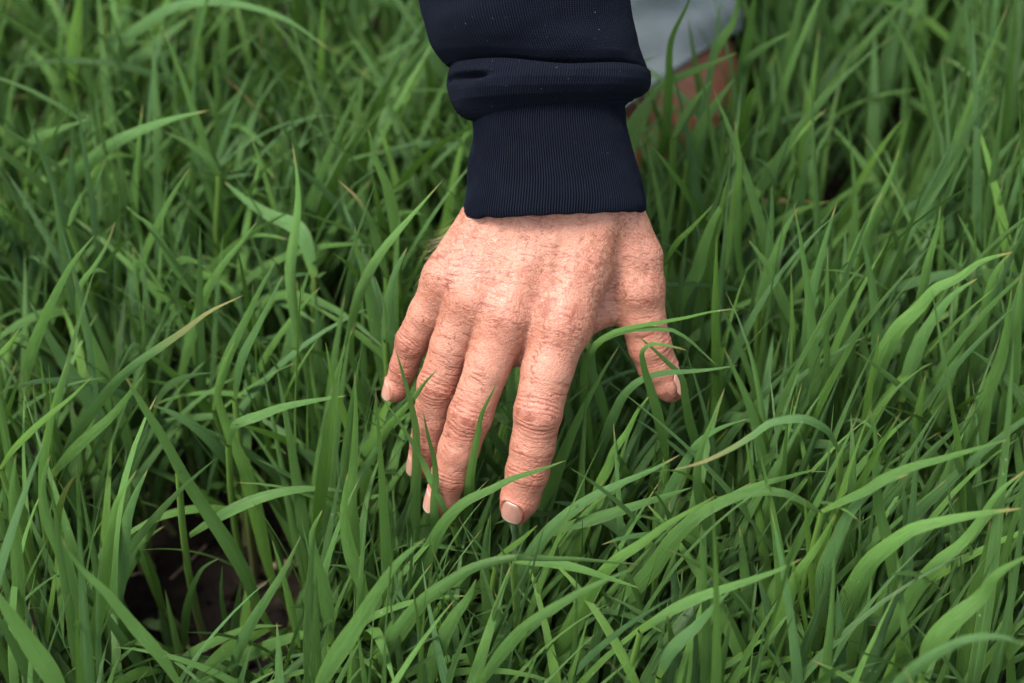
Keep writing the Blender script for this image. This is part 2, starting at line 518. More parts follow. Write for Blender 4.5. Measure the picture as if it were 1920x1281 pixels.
def surface_nets(sdf, lo, hi, h):
    ax = [np.arange(lo[i], hi[i] + h, h) for i in range(3)]
    n = [len(a) for a in ax]
    G = np.stack(np.meshgrid(*ax, indexing='ij'), -1).reshape(-1, 3)
    D = np.concatenate([sdf(G[i:i + 200000]) for i in range(0, len(G), 200000)]).reshape(n)
    S = D < 0
    c = [s - 1 for s in n]
    cnt = np.zeros(c); acc = np.zeros(c + [3])
    for axis in range(3):
        sl0 = [slice(None)] * 3; sl1 = [slice(None)] * 3
        sl0[axis] = slice(0, -1); sl1[axis] = slice(1, None)
        d0, d1 = D[tuple(sl0)], D[tuple(sl1)]
        cross = (d0 < 0) != (d1 < 0)
        t = np.where(cross, d0 / np.where(cross, d0 - d1, 1), 0)
        o = [i for i in range(3) if i != axis]
        for e0 in (0, 1):
            for e1 in (0, 1):
                sl = [None] * 3
                sl[axis] = slice(0, c[axis])
                sl[o[0]] = slice(e0, e0 + c[o[0]]); sl[o[1]] = slice(e1, e1 + c[o[1]])
                cr = cross[tuple(sl)]; tt = t[tuple(sl)]
                cnt += cr
                acc[..., axis] += np.where(cr, tt, 0)
                acc[..., o[0]] += cr * e0; acc[..., o[1]] += cr * e1
    has = cnt > 0
    idx = -np.ones(c, np.int64); idx[has] = np.arange(has.sum())
    base = np.stack(np.meshgrid(*[np.arange(k) for k in c], indexing='ij'), -1)
    V = (base[has] + acc[has] / cnt[has][:, None]) * h + np.array([a[0] for a in ax])
    faces = []
    for axis in range(3):
        o1, o2 = (axis + 1) % 3, (axis + 2) % 3
        sl0 = [slice(None)] * 3; sl1 = [slice(None)] * 3
        sl0[axis] = slice(0, -1); sl1[axis] = slice(1, None)
        s0, s1 = S[tuple(sl0)], S[tuple(sl1)]
        ii = np.argwhere(s0 != s1)
        ok = (ii[:, o1] > 0) & (ii[:, o2] > 0) & (ii[:, o1] < c[o1]) & (ii[:, o2] < c[o2])
        ii = ii[ok]
        flip = ~s0[tuple(ii.T)]
        q = []
        for a1, a2 in ((1, 1), (0, 1), (0, 0), (1, 0)):
            jj = ii.copy(); jj[:, o1] -= a1; jj[:, o2] -= a2
            q.append(idx[tuple(jj.T)])
        q = np.stack(q, -1)
        q[flip] = q[flip][:, ::-1]
        faces.append(q)
    return V, np.concatenate(faces)

def subdivide(V, Fc, n, m):
    me = mesh('tmp', V, Fc, m)
    o = bpy.data.objects.new('tmp', me)
    col.objects.link(o)
    s = o.modifiers.new('s', 'SUBSURF'); s.levels = n; s.render_levels = n
    dg = bpy.context.evaluated_depsgraph_get()
    me2 = bpy.data.meshes.new_from_object(o.evaluated_get(dg))
    bpy.data.objects.remove(o)
    V2 = np.empty(len(me2.vertices) * 3, np.float32); me2.vertices.foreach_get('co', V2)
    F2 = np.empty(len(me2.loops), np.int32); me2.loops.foreach_get('vertex_index', F2)
    bpy.data.meshes.remove(me2); bpy.data.meshes.remove(me)
    return V2.reshape(-1, 3).astype(float), F2.reshape(-1, 4)

def grad(sdf, P, e=.25):
    k = np.array([[1, -1, -1], [-1, -1, 1], [-1, 1, -1], [1, 1, 1.]])
    g = sum(kk * sdf(P + kk * e)[:, None] for kk in k)
    return g / np.maximum(np.linalg.norm(g, axis=1, keepdims=True), 1e-9)

def frame_at(name):
    """distal axis, dorsal normal and lateral vector of a finger tip"""
    ch = FP[name]
    a = ch[-1][0] - ch[DIPI[name] - (0 if name != 'little' else 0)][0]
    a = a / np.linalg.norm(a)
    # dorsal direction: towards the camera, rolled about the finger
    roll = {'thumb': 62, 'index': -10, 'middle': -52, 'ring': -58, 'little': -42}[name]
    z = np.array([0, .25, 1.0]); z = z - (z @ a) * a; z /= np.linalg.norm(z)
    l = np.cross(a, z)                       # to the image left for a pointing down
    r = math.radians(roll)
    n = z * math.cos(r) - l * math.sin(r)
    l = np.cross(a, n)
    return a, n, l

NAIL = {  # half width angle, half width mm, length mm, start before the tip joint mm
 'thumb': (1.02, 6.4, 13.5, 8.5), 'index': (.86, 5.3, 11.4, 7.4), 'middle': (.93, 5.2, 11.0, 7.0),
 'ring': (.9, 4.8, 10.0, 6.6), 'little': (.9, 4.1, 9.0, 5.6)}

HMIN, HMAX = np.array([-62., -92., -66.]), np.array([80., 75., 14.])
Vh, Fh = surface_nets(hand_sdf, HMIN, HMAX, 1.45)
Vh, Fh = subdivide(Vh, Fh, 2, M_SKIN)
for _ in range(2):
    g_ = grad(hand_sdf, Vh, .4)
    Vh = Vh - g_ * np.clip(hand_sdf(Vh), -1.2, 1.2)[:, None]
Nh = grad(hand_sdf, Vh, .5)

# finger coordinates for every vertex
def chain_coords(ch, P):
    best = np.full(len(P), 1e9); s = np.zeros(len(P)); ax = np.zeros((len(P), 3)); off = np.zeros((len(P), 3)); rr = np.ones(len(P))
    L = 0
    for (a, ra), (b, rb) in zip(ch[:-1], ch[1:]):
        ab = b - a; ln = np.linalg.norm(ab)
        t = (P - a) @ ab / (ln * ln); tc = np.clip(t, 0, 1)
        d = P - a - tc[:, None] * ab
        dist = np.linalg.norm(d, axis=1) - (ra + (rb - ra) * tc)
        m = dist < best
        best[m] = dist[m]; s[m] = (L + tc * ln)[m]; ax[m] = ab / ln; off[m] = d[m]; rr[m] = (ra + (rb - ra) * tc)[m]
        L += ln
    return best, s, ax, off, rr

disp = np.zeros(len(Vh)); crease = np.zeros(len(Vh)); red = np.zeros(len(Vh)); tan = np.zeros(len(Vh)); pale = np.zeros(len(Vh))
allw = []
dist_f = {}
for k in FP:
    dist_f[k] = chain_coords(FP[k], Vh)
names = list(FP)
dm = np.stack([dist_f[k][0] for k in names], 1)
own = dm.argmin(1)
palm_mask = np.clip(dm.min(1) / 2.0 - .2, 0, 1)      # 1 on the back of the hand
wob = fbm(Vh * .16, 3, 5)
wob2 = fbm(Vh * .45, 2, 8)
g2 = lambda d, s: np.exp(-(d / s) ** 2)

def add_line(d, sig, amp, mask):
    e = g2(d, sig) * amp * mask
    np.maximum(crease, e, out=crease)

for i, k in enumerate(names):
    best, s, ax, off, rr = dist_f[k]
    mine = (own == i) & (dm[:, i] < 2.5)
    ch = FP[k]
    cum = np.concatenate([[0], np.cumsum([np.linalg.norm(b[0] - a[0]) for a, b in zip(ch[:-1], ch[1:])])])
    roll = {'thumb': 45, 'index': -4, 'middle': -14, 'ring': -18, 'little': -18}[k]
    z = np.array([0, .2, 1.0]); z = z - (ax @ z)[:, None] * ax; z /= np.linalg.norm(z, axis=1, keepdims=True)
    lat = np.cross(ax, z)
    r_ = math.radians(roll)
    nn = z * math.cos(r_) - lat * math.sin(r_); lt = np.cross(ax, nn)
    on = off / np.maximum(np.linalg.norm(off, axis=1, keepdims=True), 1e-6)
    wl_ = np.einsum('ij,ij->i', on, lt)             # -1..1 across
    dors = np.clip(np.einsum('ij,ij->i', on, nn) * 1.6 + .35, 0, 1)
    sw = s + wob * .9 + wob2 * .45
    pip, dip = cum[PIPI[k]], cum[DIPI[k]]
    if k == 'thumb':
        sets = [(pip, [(-5, .6), (-2.6, .9), (-.6, .7), (1.6, .9), (4, .6)], .35), (cum[0] + 3, [(-4, .5), (-1, .6), (3, .5), (7, .4)], .1)]
    else:
        sc = {'index': 1, 'middle': 1, 'ring': .9, 'little': .75}[k]
        sets = [(pip, [(-9.5 * sc, .45), (-7.2 * sc, .75), (-5.0 * sc, .9), (-2.6 * sc, .85), (-.3, .8), (2.3 * sc, .9), (4.6 * sc, .95), (6.6 * sc, .7), (8.8 * sc, .5)], .62),
                (dip, [(-4.4 * sc, .55), (-2.7 * sc, .85), (-1.0, .95), (.6, .75), (2.2 * sc, .85), (3.6 * sc, .45)], .25)]
    for c0, lines, curv in sets:
        local = g2(s - c0, 11.0)
        for l0, am in lines:
            bow = np.sqrt(np.clip(1 - curv * wl_ ** 2, .02, 1))
            pos = c0 + l0 * bow + (1 if l0 > 0 else -1) * 0
            rag = .55 + .45 * np.clip(noise(Vh * .33 + l0 * 7.1, 31) * 2 + .6, 0, 1)
            win = dors * np.clip((1.02 - np.abs(wl_)) * 4, 0, 1)
            add_line(sw - pos, .34 + .12 * am, am * rag, win * mine)
        disp += mine * dors * .16 * g2(s - c0, 5.5) * (1 - .5 * wl_ ** 2)
        red = np.maximum(red, mine * dors * g2(s - c0, 11.0) * .38)
    # fine transverse wrinkles all along the finger
    q = np.stack([sw * .95, wl_ * 1.2 + i * 9, np.zeros_like(s) + i * 3], -1)
    nz = noise(q, 40 + i); thin = g2(nz, .11) * np.clip(noise(Vh * .12, 77) * 1.2 + .65, 0, 1)
    np.maximum(crease, thin * .8 * mine * (.25 + .75 * dors), out=crease)
    red = np.maximum(red, mine * np.clip((s - dip) / 9, 0, 1) * .75)
    red = np.maximum(red, mine * (1 - dors) * .45)  # redder finger sides: hand shading put into the skin colour
    tan = np.maximum(tan, mine * dors * np.clip(1 - s / 40, 0, 1) * .5)

# back of the hand: wandering creases across the metacarpals, finer towards the wrist
ang = math.radians(-12)
ca, sa = math.cos(ang), math.sin(ang)
xr = Vh[:, 0] * ca + Vh[:, 1] * sa
yr = -Vh[:, 0] * sa + Vh[:, 1] * ca
zz = Vh[:, 2]
front = np.clip(Nh[:, 2] * 2 + .3, 0, 1)
wx, wy = fbm(Vh * .06, 2, 51) * 4, fbm(Vh * .075 + 9, 2, 52) * 4.2
knb = np.zeros(len(Vh))
for c_, r_ in KP:
    knb = np.maximum(knb, np.exp(-(((Vh[:, :2] - c_[:2]) / np.array([13, 12])) ** 2).sum(1)))
pm = np.clip(palm_mask + .55 * (dm.min(1) > -3), 0, 1) * np.clip(dm.min(1) * .5 + 1.4, 0, 1)
pm = np.maximum(palm_mask, np.clip(1.2 - np.stack([dist_f[k][1] for k in names], 1)[np.arange(len(Vh)), own] / 14, 0, 1))
n1 = noise(np.stack([(xr + wx) * .040, (yr + wy * .8) * .36, zz * .05], -1), 61)
n2 = noise(np.stack([(xr + wx * .6) * .075, (yr + wy * .7) * .66, zz * .08], -1), 62)
n3 = noise(np.stack([(xr + wx * .3) * .22, (yr + wy * .5) * 1.15, zz * .2], -1), 63)
n4 = noise(np.stack([(xr + wx) * .42, (yr + wy) * .15, zz * .1], -1), 64)
vis = lambda sc, sd: np.clip(noise(Vh * sc, sd) * 1.6 + .55, 0, 1)
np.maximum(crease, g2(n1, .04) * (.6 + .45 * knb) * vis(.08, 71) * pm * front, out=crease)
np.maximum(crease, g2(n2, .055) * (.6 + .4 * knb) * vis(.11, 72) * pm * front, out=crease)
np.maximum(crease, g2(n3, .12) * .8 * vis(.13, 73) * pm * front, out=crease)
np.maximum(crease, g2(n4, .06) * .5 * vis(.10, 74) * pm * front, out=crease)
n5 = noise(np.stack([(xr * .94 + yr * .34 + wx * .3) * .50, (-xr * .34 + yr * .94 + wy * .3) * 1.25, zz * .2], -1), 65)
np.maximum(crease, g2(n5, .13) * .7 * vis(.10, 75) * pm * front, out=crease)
red = np.maximum(red, knb * .7)
wr = np.clip((Vh[:, 1] - 8) / 45, 0, 1)
tan = np.maximum(tan, pm * (.35 + .5 * wr) * np.clip(fbm(Vh * .10, 3, 81) + .6, 0, 1))
pale = np.clip(-Nh[:, 2] * 1.5 - .2, 0, 1) * .5
web_c = H(1128, 602, -18)
pale = np.maximum(pale, .85 * np.exp(-(np.linalg.norm(Vh - web_c, axis=1) / 7) ** 2) * (Nh[:, 2] < .35))

# soft relief: pads, veins
disp += .55 * fbm(Vh * .085, 3, 91) * pm + .18 * fbm(Vh * .3, 3, 92)
vein = noise(np.stack([xr * .055, yr * .022, zz * .02], -1), 95)
disp += .42 * g2(vein, .26) * pm * front * np.clip((Vh[:, 1] - 5) / 20, 0, 1)
disp -= (.27 - .12 * pm) * crease * (1 + .5 * knb)
disp += .06 * noise(Vh * 1.1, 97)

# nails: a bed pressed in, a raised fold round it
spot = np.exp(-(np.linalg.norm(Vh[:, :2] - H(873, 491, 0)[:2], axis=1) / 1.9) ** 2) * .7 * np.clip(noise(Vh * 1.6, 5) + .9, 0, 1)
spot = np.maximum(spot, .35 * np.exp(-(np.linalg.norm(Vh[:, :2] - H(938, 689, 0)[:2], axis=1) / 1.1) ** 2))
cut = np.zeros(len(Vh))
nail_meshes = []
for k, (am, hw, ln, back) in NAIL.items():
    a, n, l = frame_at(k)
    tipc, tipr = FP[k][-1]
    prevc, prevr = FP[k][-2]
    o_ = tipc - a * back
    rn = prevr if back > 3 else tipr
    def cyl(P):
        q = P - o_
        y = q @ a; zc = q @ n; xc = q @ l
        return xc / hw, y / ln, zc
    x, y, zc = cyl(Vh)
    mask = (np.linalg.norm(Vh - tipc, axis=1) < 20) & (zc > 0) & (own == names.index(k))
    # rounded outline distance (superellipse), ~0 on the border
    yy = (y - .5) * 2
    rr_ = (np.abs(x) ** 3 + np.abs(yy) ** 3.2) ** (1 / 3.1)
    inside = np.clip((1.0 - rr_) * 5, 0, 1)
    fold = np.exp(-((rr_ - 1.13) / .13) ** 2) * (yy < .55)
    disp += mask * (-.70 * inside + .42 * fold)
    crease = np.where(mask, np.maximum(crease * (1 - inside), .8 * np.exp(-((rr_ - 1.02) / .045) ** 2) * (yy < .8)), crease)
    if k == 'index':
        cut = mask * np.exp(-((rr_ - 1.05) / .06) ** 2) * (x < -.3) * np.exp(-((yy + .05) / .55) ** 2) * .9
    # the plate itself
    npx, npy = 17, 19
    gxn, gyn = np.meshgrid(np.linspace(-1, 1, npx), np.linspace(-1, 1, npy))
    lim = (1 - np.abs(gyn) ** 3.2 * .86) ** (1 / 3.2)
    X = gxn * lim
    Y = gyn
    lim2 = (1 - np.abs(X) ** 3 * .5) ** (1 / 3)
    Yv = (Y * lim2 * .5 + .5)
    base_pts = []
    Rn = hw / math.sin(am)
    for xi, yi in zip(X.ravel(), Yv.ravel()):
        ph = xi * am
        base_pts.append((ph, yi))
    base_pts = np.array(base_pts)
    # centre line height taken from the finger surface near the root, kept nearly straight to the end
    def surf(yv):
        c = o_ + a * (yv * ln)
        t = 0.0
        for _ in range(40):
            t += float(hand_sdf((c + n * t)[None])[0]) * -1 if False else -float(hand_sdf((c + n * t)[None])[0])
        return t
    h0, h1 = surf(.05), surf(.55)
    slope = (h1 - h0) / .5
    hc = h0 + slope * (base_pts[:, 1] - .05) - 1.0 * np.clip(base_pts[:, 1] - .6, 0, 1) ** 2 * 2 + .10
    ph = base_pts[:, 0]
    pts = o_ + a * (base_pts[:, 1] * ln)[:, None] + n * (hc - Rn * (1 - np.cos(ph)))[:, None] + l * (Rn * np.sin(ph))[:, None]
    inner = pts - n * .55
    nv = len(pts)
    fc = grid_faces(npy, npx)
    rim = [j for j in range(npx)] + [r * npx + npx - 1 for r in range(1, npy)] + [(npy - 1) * npx + j for j in range(npx - 2, -1, -1)] + [r * npx for r in range(npy - 2, 0, -1)]
    side = [(rim[j], rim[(j + 1) % len(rim)], rim[(j + 1) % len(rim)] + nv, rim[j] + nv) for j in range(len(rim))]
    fall = np.concatenate([fc[:, ::-1], fc + nv, np.array(side)])
    uvn = np.stack([base_pts[:, 0] / am * .5 + .5, base_pts[:, 1]], -1)
    nail_meshes.append((k, mesh('fingernail', h2w(np.concatenate([pts, inner])), fall, M_NAIL, uv=np.concatenate([uvn, uvn]))))

Vh = Vh + Nh * disp[:, None]

person = empty('person', tuple(h2w(H(1200, 200, -320)) * np.array([1, 1, 0])))
person['label'] = 'person in navy sweatshirt and grey shorts reaching a weathered right hand into the young wheat'
person['category'] = 'person'
PLOC = np.array(person.location)

def pmesh(name, me, parent):
    o = link(name, me, parent)
    off = -np.array(person.location)
    if parent is person:
        o.location = off
    return o

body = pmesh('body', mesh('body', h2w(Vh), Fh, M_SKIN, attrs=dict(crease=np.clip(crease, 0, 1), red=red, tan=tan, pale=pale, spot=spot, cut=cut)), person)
body['label'] = 'right hand and forearm with sun-reddened wrinkled skin, fingers spread downwards'
for k, me in nail_meshes:
    o = pmesh('fingernail', me, person)
    o['label'] = 'short nail of the %s' % (k if k == 'thumb' else k + ' finger')

# ------------------------------------------------------------------ cuff and sleeve
def interp(tab, v, c):
    return np.interp(v, [r[0] for r in tab], [r[c] for r in tab])

ZC = -23.0
def ring_pts(vrow, L_, R_, th, depth, zoff, vshift):
    """one ring round the arm; th=90deg faces the camera"""
    cu, a = (L_ + R_) / 2, (R_ - L_) / 2
    ct, st = np.cos(th), np.sin(th)
    # a slightly squared ellipse
    e = (np.abs(ct) ** 2.35 + np.abs(st) ** 2.35) ** (-1 / 2.35)
    u = cu + a * ct * e
    amm = a * K * 1000
    z = ZC + zoff + amm * .78 * depth * st * e
    v = vrow + vshift
    s = K * 1000 * (D0 * 1000 - ZC) / (D0 * 1000)
    return np.stack([(u - 960) * s, -(v - 640.5) * s, z], -1)

cuff_tab = [(196, 892, 1170), (223, 886, 1175), (240, 885, 1176), (279, 883.5, 1184), (321, 879, 1196), (344, 877, 1203), (375, 870, 1210), (392, 866, 1211), (404, 868, 1209)]
NR = 214
nth = NR * 6
th = np.linspace(0, 2 * math.pi, nth, endpoint=False)
rows = list(np.linspace(196, 400, 46)) + [403, 404.5, 404.5, 403, 399, 385]
inset = [0] * 46 + [.4, 1.2, 2.3, 3.2, 3.6, 3.8]
V_, UV_ = [], []
for r, (v, ins) in enumerate(zip(rows, inset)):
    L_, R_ = interp(cuff_tab, v, 1) + ins / .234, interp(cuff_tab, v, 2) - ins / .234
    xn = np.cos(th)
    hem = np.clip((v - 330) / 70, 0, 1)
    vs = hem * (5.5 * np.sin(th) - 7.5 * xn) + (1 - hem) * (-10 * xn) * np.clip((300 - v) / 100, 0, 1)
    lobes = 1 + .012 * np.sin(th * 3 + v * .02) + .008 * np.sin(th * 7 - v * .05)
    p = ring_pts(v, L_, R_, th, 1.0, 0, vs + (.8 * np.sin(th * 23) + 2.2 * noise(np.stack([np.cos(th) * 4, np.sin(th) * 4, np.zeros_like(th)], -1), 44)) * hem)
    c = np.array([((L_ + R_) / 2 - 960) * K * 1000 * 1.02, 0, ZC]); d = p - c; d[:, 1] = 0
    rad = np.linalg.norm(d, axis=1, keepdims=True)
    rib = (.46 + .14 * fbm(np.stack([np.cos(th) * 6, np.sin(th) * 6, np.full_like(th, v * .03)], -1), 2, 41)) * (np.abs(np.sin(th * NR / 2 + .5 * fbm(np.stack([np.cos(th) * 4, np.sin(th) * 4, np.full_like(th, v * .025)], -1), 2, 42))) ** .7 - .6)
    bend = .5 * np.sin(v * .045 + th * 2.0) * np.clip((400 - v) / 60, 0, 1)
    p = p + d / rad * (rib + bend + .4 * fbm(np.stack([np.cos(th) * 3, np.sin(th) * 3, np.full_like(th, v * .02)], -1), 2, 4))[:, None] * (1 if ins < 1.5 else .3)
    V_.append(p)
    UV_.append(np.stack([th / (2 * math.pi) * NR * 1.05, np.full_like(th, -v * .234)], -1))
Vc = np.concatenate(V_); UVc = np.concatenate(UV_)
Vs_c = Vc.reshape(len(rows), nth, 3)

sl_tab = [  # v, left, right, depth factor, crease-follow shift, end
 (-1300, 640, 1160, 1.0, 0), (-700, 690, 1150, 1.0, 0), (-300, 752, 1166, 1.0, 0), (-100, 778, 1174, 1.0, 0), (0, 789, 1180, 1.0, 0), (39, 799, 1185, .99, 1), (82, 809, 1196, .93, 3), (105, 818, 1205, .86, 5),
 (118, 827, 1211, .79, 7), (127, 838, 1214, .72, 7), (127.5, 843, 1216, .74, 7), (127, 845, 1218, .84, 7), (130, 846, 1220, .95, 6), (142, 843, 1222, 1.06, 3), (158, 840, 1221, 1.10, 0), (172, 841, 1216, 1.09, -3), (185, 845, 1205, 1.04, -7),
 (194, 852, 1192, .95, -11), (204, 863, 1180, .90, -13), (210, 874, 1174, .86, -13), (212, 884, 1170, .80, -13), (208, 890, 1166, .76, -13), (200, 892, 1164, .74, -12)]
tabv = np.array([r[0] for r in sl_tab], float)
par = np.arange(len(sl_tab))
fine = np.concatenate([np.linspace(0, 3, 20)[:-1], np.linspace(3, len(sl_tab) - 1, 150)])
NT_ = 420
th = np.linspace(0, 2 * math.pi, NT_, endpoint=False)
V_, UV_ = [], []
arc = 0; pv = None
for f_ in fine:
    v, L_, R_, dep, sh = [np.interp(f_, par, [r[c] for r in sl_tab]) for c in range(5)]
    xn, st = np.cos(th), np.sin(th)
    front_ = np.clip(st * 1.5 + .3, 0, 1)
    wave = noise(np.stack([xn * 1.7 + 5, np.zeros_like(xn), np.full_like(xn, v * .006)], -1), 5)
    depth = 1 + (dep - 1) * front_ * (1 + .35 * wave)
    vs = sh * xn + 3.5 * np.exp(-((v - 128) / 22) ** 2) * np.sin(xn * 5.0 + 1.0)
    # seam dips in the middle
    if v > 150: vs = vs + 8 * np.clip(st, 0, 1) * (v - 150) / 60
    p = ring_pts(v, L_, R_, th, depth, 0, vs)
    up = np.clip((118 - v) / 60, 0, 1)
    q = np.stack([p[:, 0] * .022, p[:, 1] * .022, p[:, 2] * .02], -1)
    fold = fbm(np.stack([p[:, 0] * .020 + p[:, 1] * .012, p[:, 1] * .040 - p[:, 0] * .018, p[:, 2] * .02], -1), 2, 12) * 5.0
    small = fbm(q * 4.0, 2, 13) * .7
    u_px = 960 + p[:, 0] / (K * 1000 * 1.02)
    v_px = v + vs
    pocket = np.exp(-((u_px - 878) / 34) ** 2 - ((v_px - 154) / 6.5) ** 2) * 7.0 * (st > 0)
    fold = fold + (v > 100) * 2.2 * fbm(np.stack([p[:, 0] * .07, p[:, 1] * .05, p[:, 2] * .05], -1), 2, 46)
    wr_ = 1.1 * np.sin(u_px * .09 + v * .05) * np.exp(-((v - 150) / 25) ** 2) * np.clip((950 - u_px) / 120, 0, 1)
    d = p - np.array([((L_ + R_) / 2 - 960) * K * 1000 * 1.02, 0, ZC]); d[:, 1] = 0
    rad = np.linalg.norm(d, axis=1, keepdims=True)
    body_w = np.clip(1 - (v - 170) / 40, 0, 1)
    p = p + d / rad * ((fold * (.3 + .7 * up) * front_ + small) * body_w - pocket + wr_)[:, None]
    V_.append(p)
    m = p[:, 1:].mean(0)
    if pv is not None: arc += abs(v - pv[0]) * .234 + abs(dep - pv[1]) * 30
    pv = (v, dep)
    UV_.append(np.stack([th / (2 * math.pi) * 262, np.full_like(th, arc)], -1))
# lay the arm back above the photo: elbow and upper arm
Vs = np.stack(V_)
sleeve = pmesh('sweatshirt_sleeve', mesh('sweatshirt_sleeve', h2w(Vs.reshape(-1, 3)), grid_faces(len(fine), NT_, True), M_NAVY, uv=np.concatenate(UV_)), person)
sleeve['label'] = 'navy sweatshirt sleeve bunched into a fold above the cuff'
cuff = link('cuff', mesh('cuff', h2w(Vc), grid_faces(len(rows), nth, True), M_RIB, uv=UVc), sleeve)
cuff['label'] = 'ribbed navy cuff round the wrist'

# stitched seam above the cuff
def tube(pts, r, nseg=5):
    pts = np.asarray(pts, float)
    T = np.gradient(pts, axis=0); T /= np.linalg.norm(T, axis=1, keepdims=True) + 1e-12
    ref = np.array([.31, .17, .93])
    A = np.cross(T, ref); A /= np.linalg.norm(A, axis=1, keepdims=True) + 1e-12
    B = np.cross(T, A)
    an = np.linspace(0, 2 * math.pi, nseg, endpoint=False)
    r = np.broadcast_to(r, (len(pts),))
    V = pts[:, None] + (A[:, None] * np.cos(an)[None, :, None] + B[:, None] * np.sin(an)[None, :, None]) * r[:, None, None]
    return V.reshape(-1, 3), grid_faces(len(pts), nseg, True)

# stitches of the seam where the cuff is sewn on
ri = int(np.argmin(np.abs(fine - 17.6)))
rowp = Vs[ri]
sv, sf, sb = [], [], 0
for k in range(0, NT_, 3):
    a_, b_ = rowp[k], rowp[(k + 2) % NT_]
    out_ = np.array([a_[0] - 16, 0, a_[2] - ZC]); out_ /= np.linalg.norm(out_)
    pts = np.array([a_ - out_ * .1, (a_ + b_) / 2 + out_ * .35, b_ - out_ * .1])
    v_, f_ = tube(pts, .16, 4)
    sv.append(v_); sf.append(f_ + sb); sb += len(v_)
seam = link('seam_stitching', mesh('seam_stitching', h2w(np.concatenate(sv)), np.concatenate(sf), M_RIB, uv=np.zeros((sb, 2))), sleeve)
seam['kind'] = 'stuff'

# wrist hair
hv, hf, nb = [], [], 0
def add_hair(p0, dirn, ln, r0=.045):
    global nb
    t = np.linspace(0, 1, 6)[:, None]
    cur = np.array([rng.normal(0, .3), -.4, rng.normal(0, .2)])
    pts = p0 + dirn * t * ln + cur * (t ** 2) * ln * .5
    v, f = tube(pts, r0 * (1 - .75 * t[:, 0]), 3)
    hv.append(v); hf.append(f + nb); nb += len(v)
cand = np.where((Nh[:, 2] > -.3) & (Vh[:, 1] > -5) & (Vh[:, 1] < 56) & (pm > .7))[0]
pick = rng.choice(cand, 420, replace=False)
for i_ in pick:
    edge_l = Vh[i_, 0] < -20 and Vh[i_, 1] > 28
    d = Nh[i_] * .35 + np.array([-.25 + rng.normal(0, .25), -.9, 0]) * .8
    add_hair(Vh[i_], d / np.linalg.norm(d), rng.uniform(2, 5), .028)
cand = np.where((Nh[:, 0] < -.45) & (Vh[:, 1] > 36) & (Vh[:, 1] < 56) & (Vh[:, 0] < 0))[0]
for i_ in rng.choice(cand, 75, replace=False):
    d = np.array([-1, -.25 + rng.normal(0, .3), rng.normal(.1, .3)])
    add_hair(Vh[i_], d / np.linalg.norm(d), rng.uniform(4, 10), .04)
for lo_, hi_, nn_ in ((-25, 36, 50),):
    cand = np.where((np.abs(Nh[:, 2]) < .35) & (Vh[:, 1] > lo_) & (Vh[:, 1] < hi_))[0]
    for i_ in rng.choice(cand, nn_, replace=False):
        d = Nh[i_] + np.array([0, -.8, 0])
        add_hair(Vh[i_], d / np.linalg.norm(d), rng.uniform(1.5, 3.5), .03)
hair = link('arm_hair', mesh('arm_hair', h2w(np.concatenate(hv)), np.concatenate(hf), M_HAIR), body)
hair['kind'] = 'stuff'

# ------------------------------------------------------------------ leg and shorts (kneeling, behind the hand)
KNEE = H(1196, 196, -318); THI = H(1010, -330, -330); HIPP = H(900, -900, -380)
W_K = h2w(KNEE)
shin_w = W_K + np.array([.03, .40, -.005])
def w2h(p):
    q = np.asarray(p) - O
    return np.array([q @ R, q @ U, -(q @ F)]) * 1000
SHIN = w2h(shin_w)
def leg_sdf(P):
    d = seg(P, KNEE, THI, 57, 78)
    d = smin(d, seg(P, KNEE + np.array([8, -4, 6]), KNEE + np.array([-6, 10, 10]), 50, 50), 18)
    d = smin(d, seg(P, KNEE, SHIN, 52, 40), 14)
    return smin(d, seg(P, THI, HIPP, 78, 92), 20)
lo = np.minimum.reduce([KNEE, THI, SHIN]) - 100; hi = np.maximum.reduce([KNEE, THI, SHIN]) + 100
hi[1] = min(hi[1], 420)
Vl, Fl = surface_nets(leg_sdf, lo, hi, 8.0)
leg = pmesh('leg', mesh('leg', h2w(Vl), Fl, M_LEGSKIN), person)
leg['label'] = 'bare tanned knee and lower leg kneeling in the wheat'

axd = (THI - KNEE) / np.linalg.norm(THI - KNEE)
zdir = np.array([0, 0, 1.0]); s1 = np.cross(axd, zdir); s1 /= np.linalg.norm(s1); s2 = np.cross(s1, axd)
th = np.linspace(0, 2 * math.pi, 160, endpoint=False)
V_ = []
Ltot = np.linalg.norm(THI - KNEE)
ts = list(np.linspace(.0, 1.0, 70))
for q_, t in enumerate([.03, .012, 0.0] + ts[1:]):
    along = -6 + t * (Ltot + 156)
    rad = 57 + (78 - 57) * min(1, along / Ltot) + (7 if q_ == 0 else 13)
    ph = th
    folds = 6 * np.sin(ph * 2 + along * .13) + 4 * np.sin(ph * 3 - along * .21 + 1) + 4 * fbm(np.stack([np.cos(ph) * 2, np.sin(ph) * 2, np.full_like(ph, along * .02)], -1), 2, 33)
    folds *= .35 + .65 * min(1, along / 80)
    rr2 = rad + folds
    shift = 9 * np.sin(ph)
    p = KNEE + axd * (along + 24 * np.cos(ph)[:, None]) + s1 * (np.cos(ph) * rr2)[:, None] + s2 * (np.sin(ph) * rr2)[:, None]
    V_.append(p)
shorts = pmesh('shorts', mesh('shorts', h2w(np.concatenate(V_)), grid_faces(len(V_), 160, True), M_SHORTS), person)
shorts['label'] = 'creased light grey shorts leg ending at the knee'

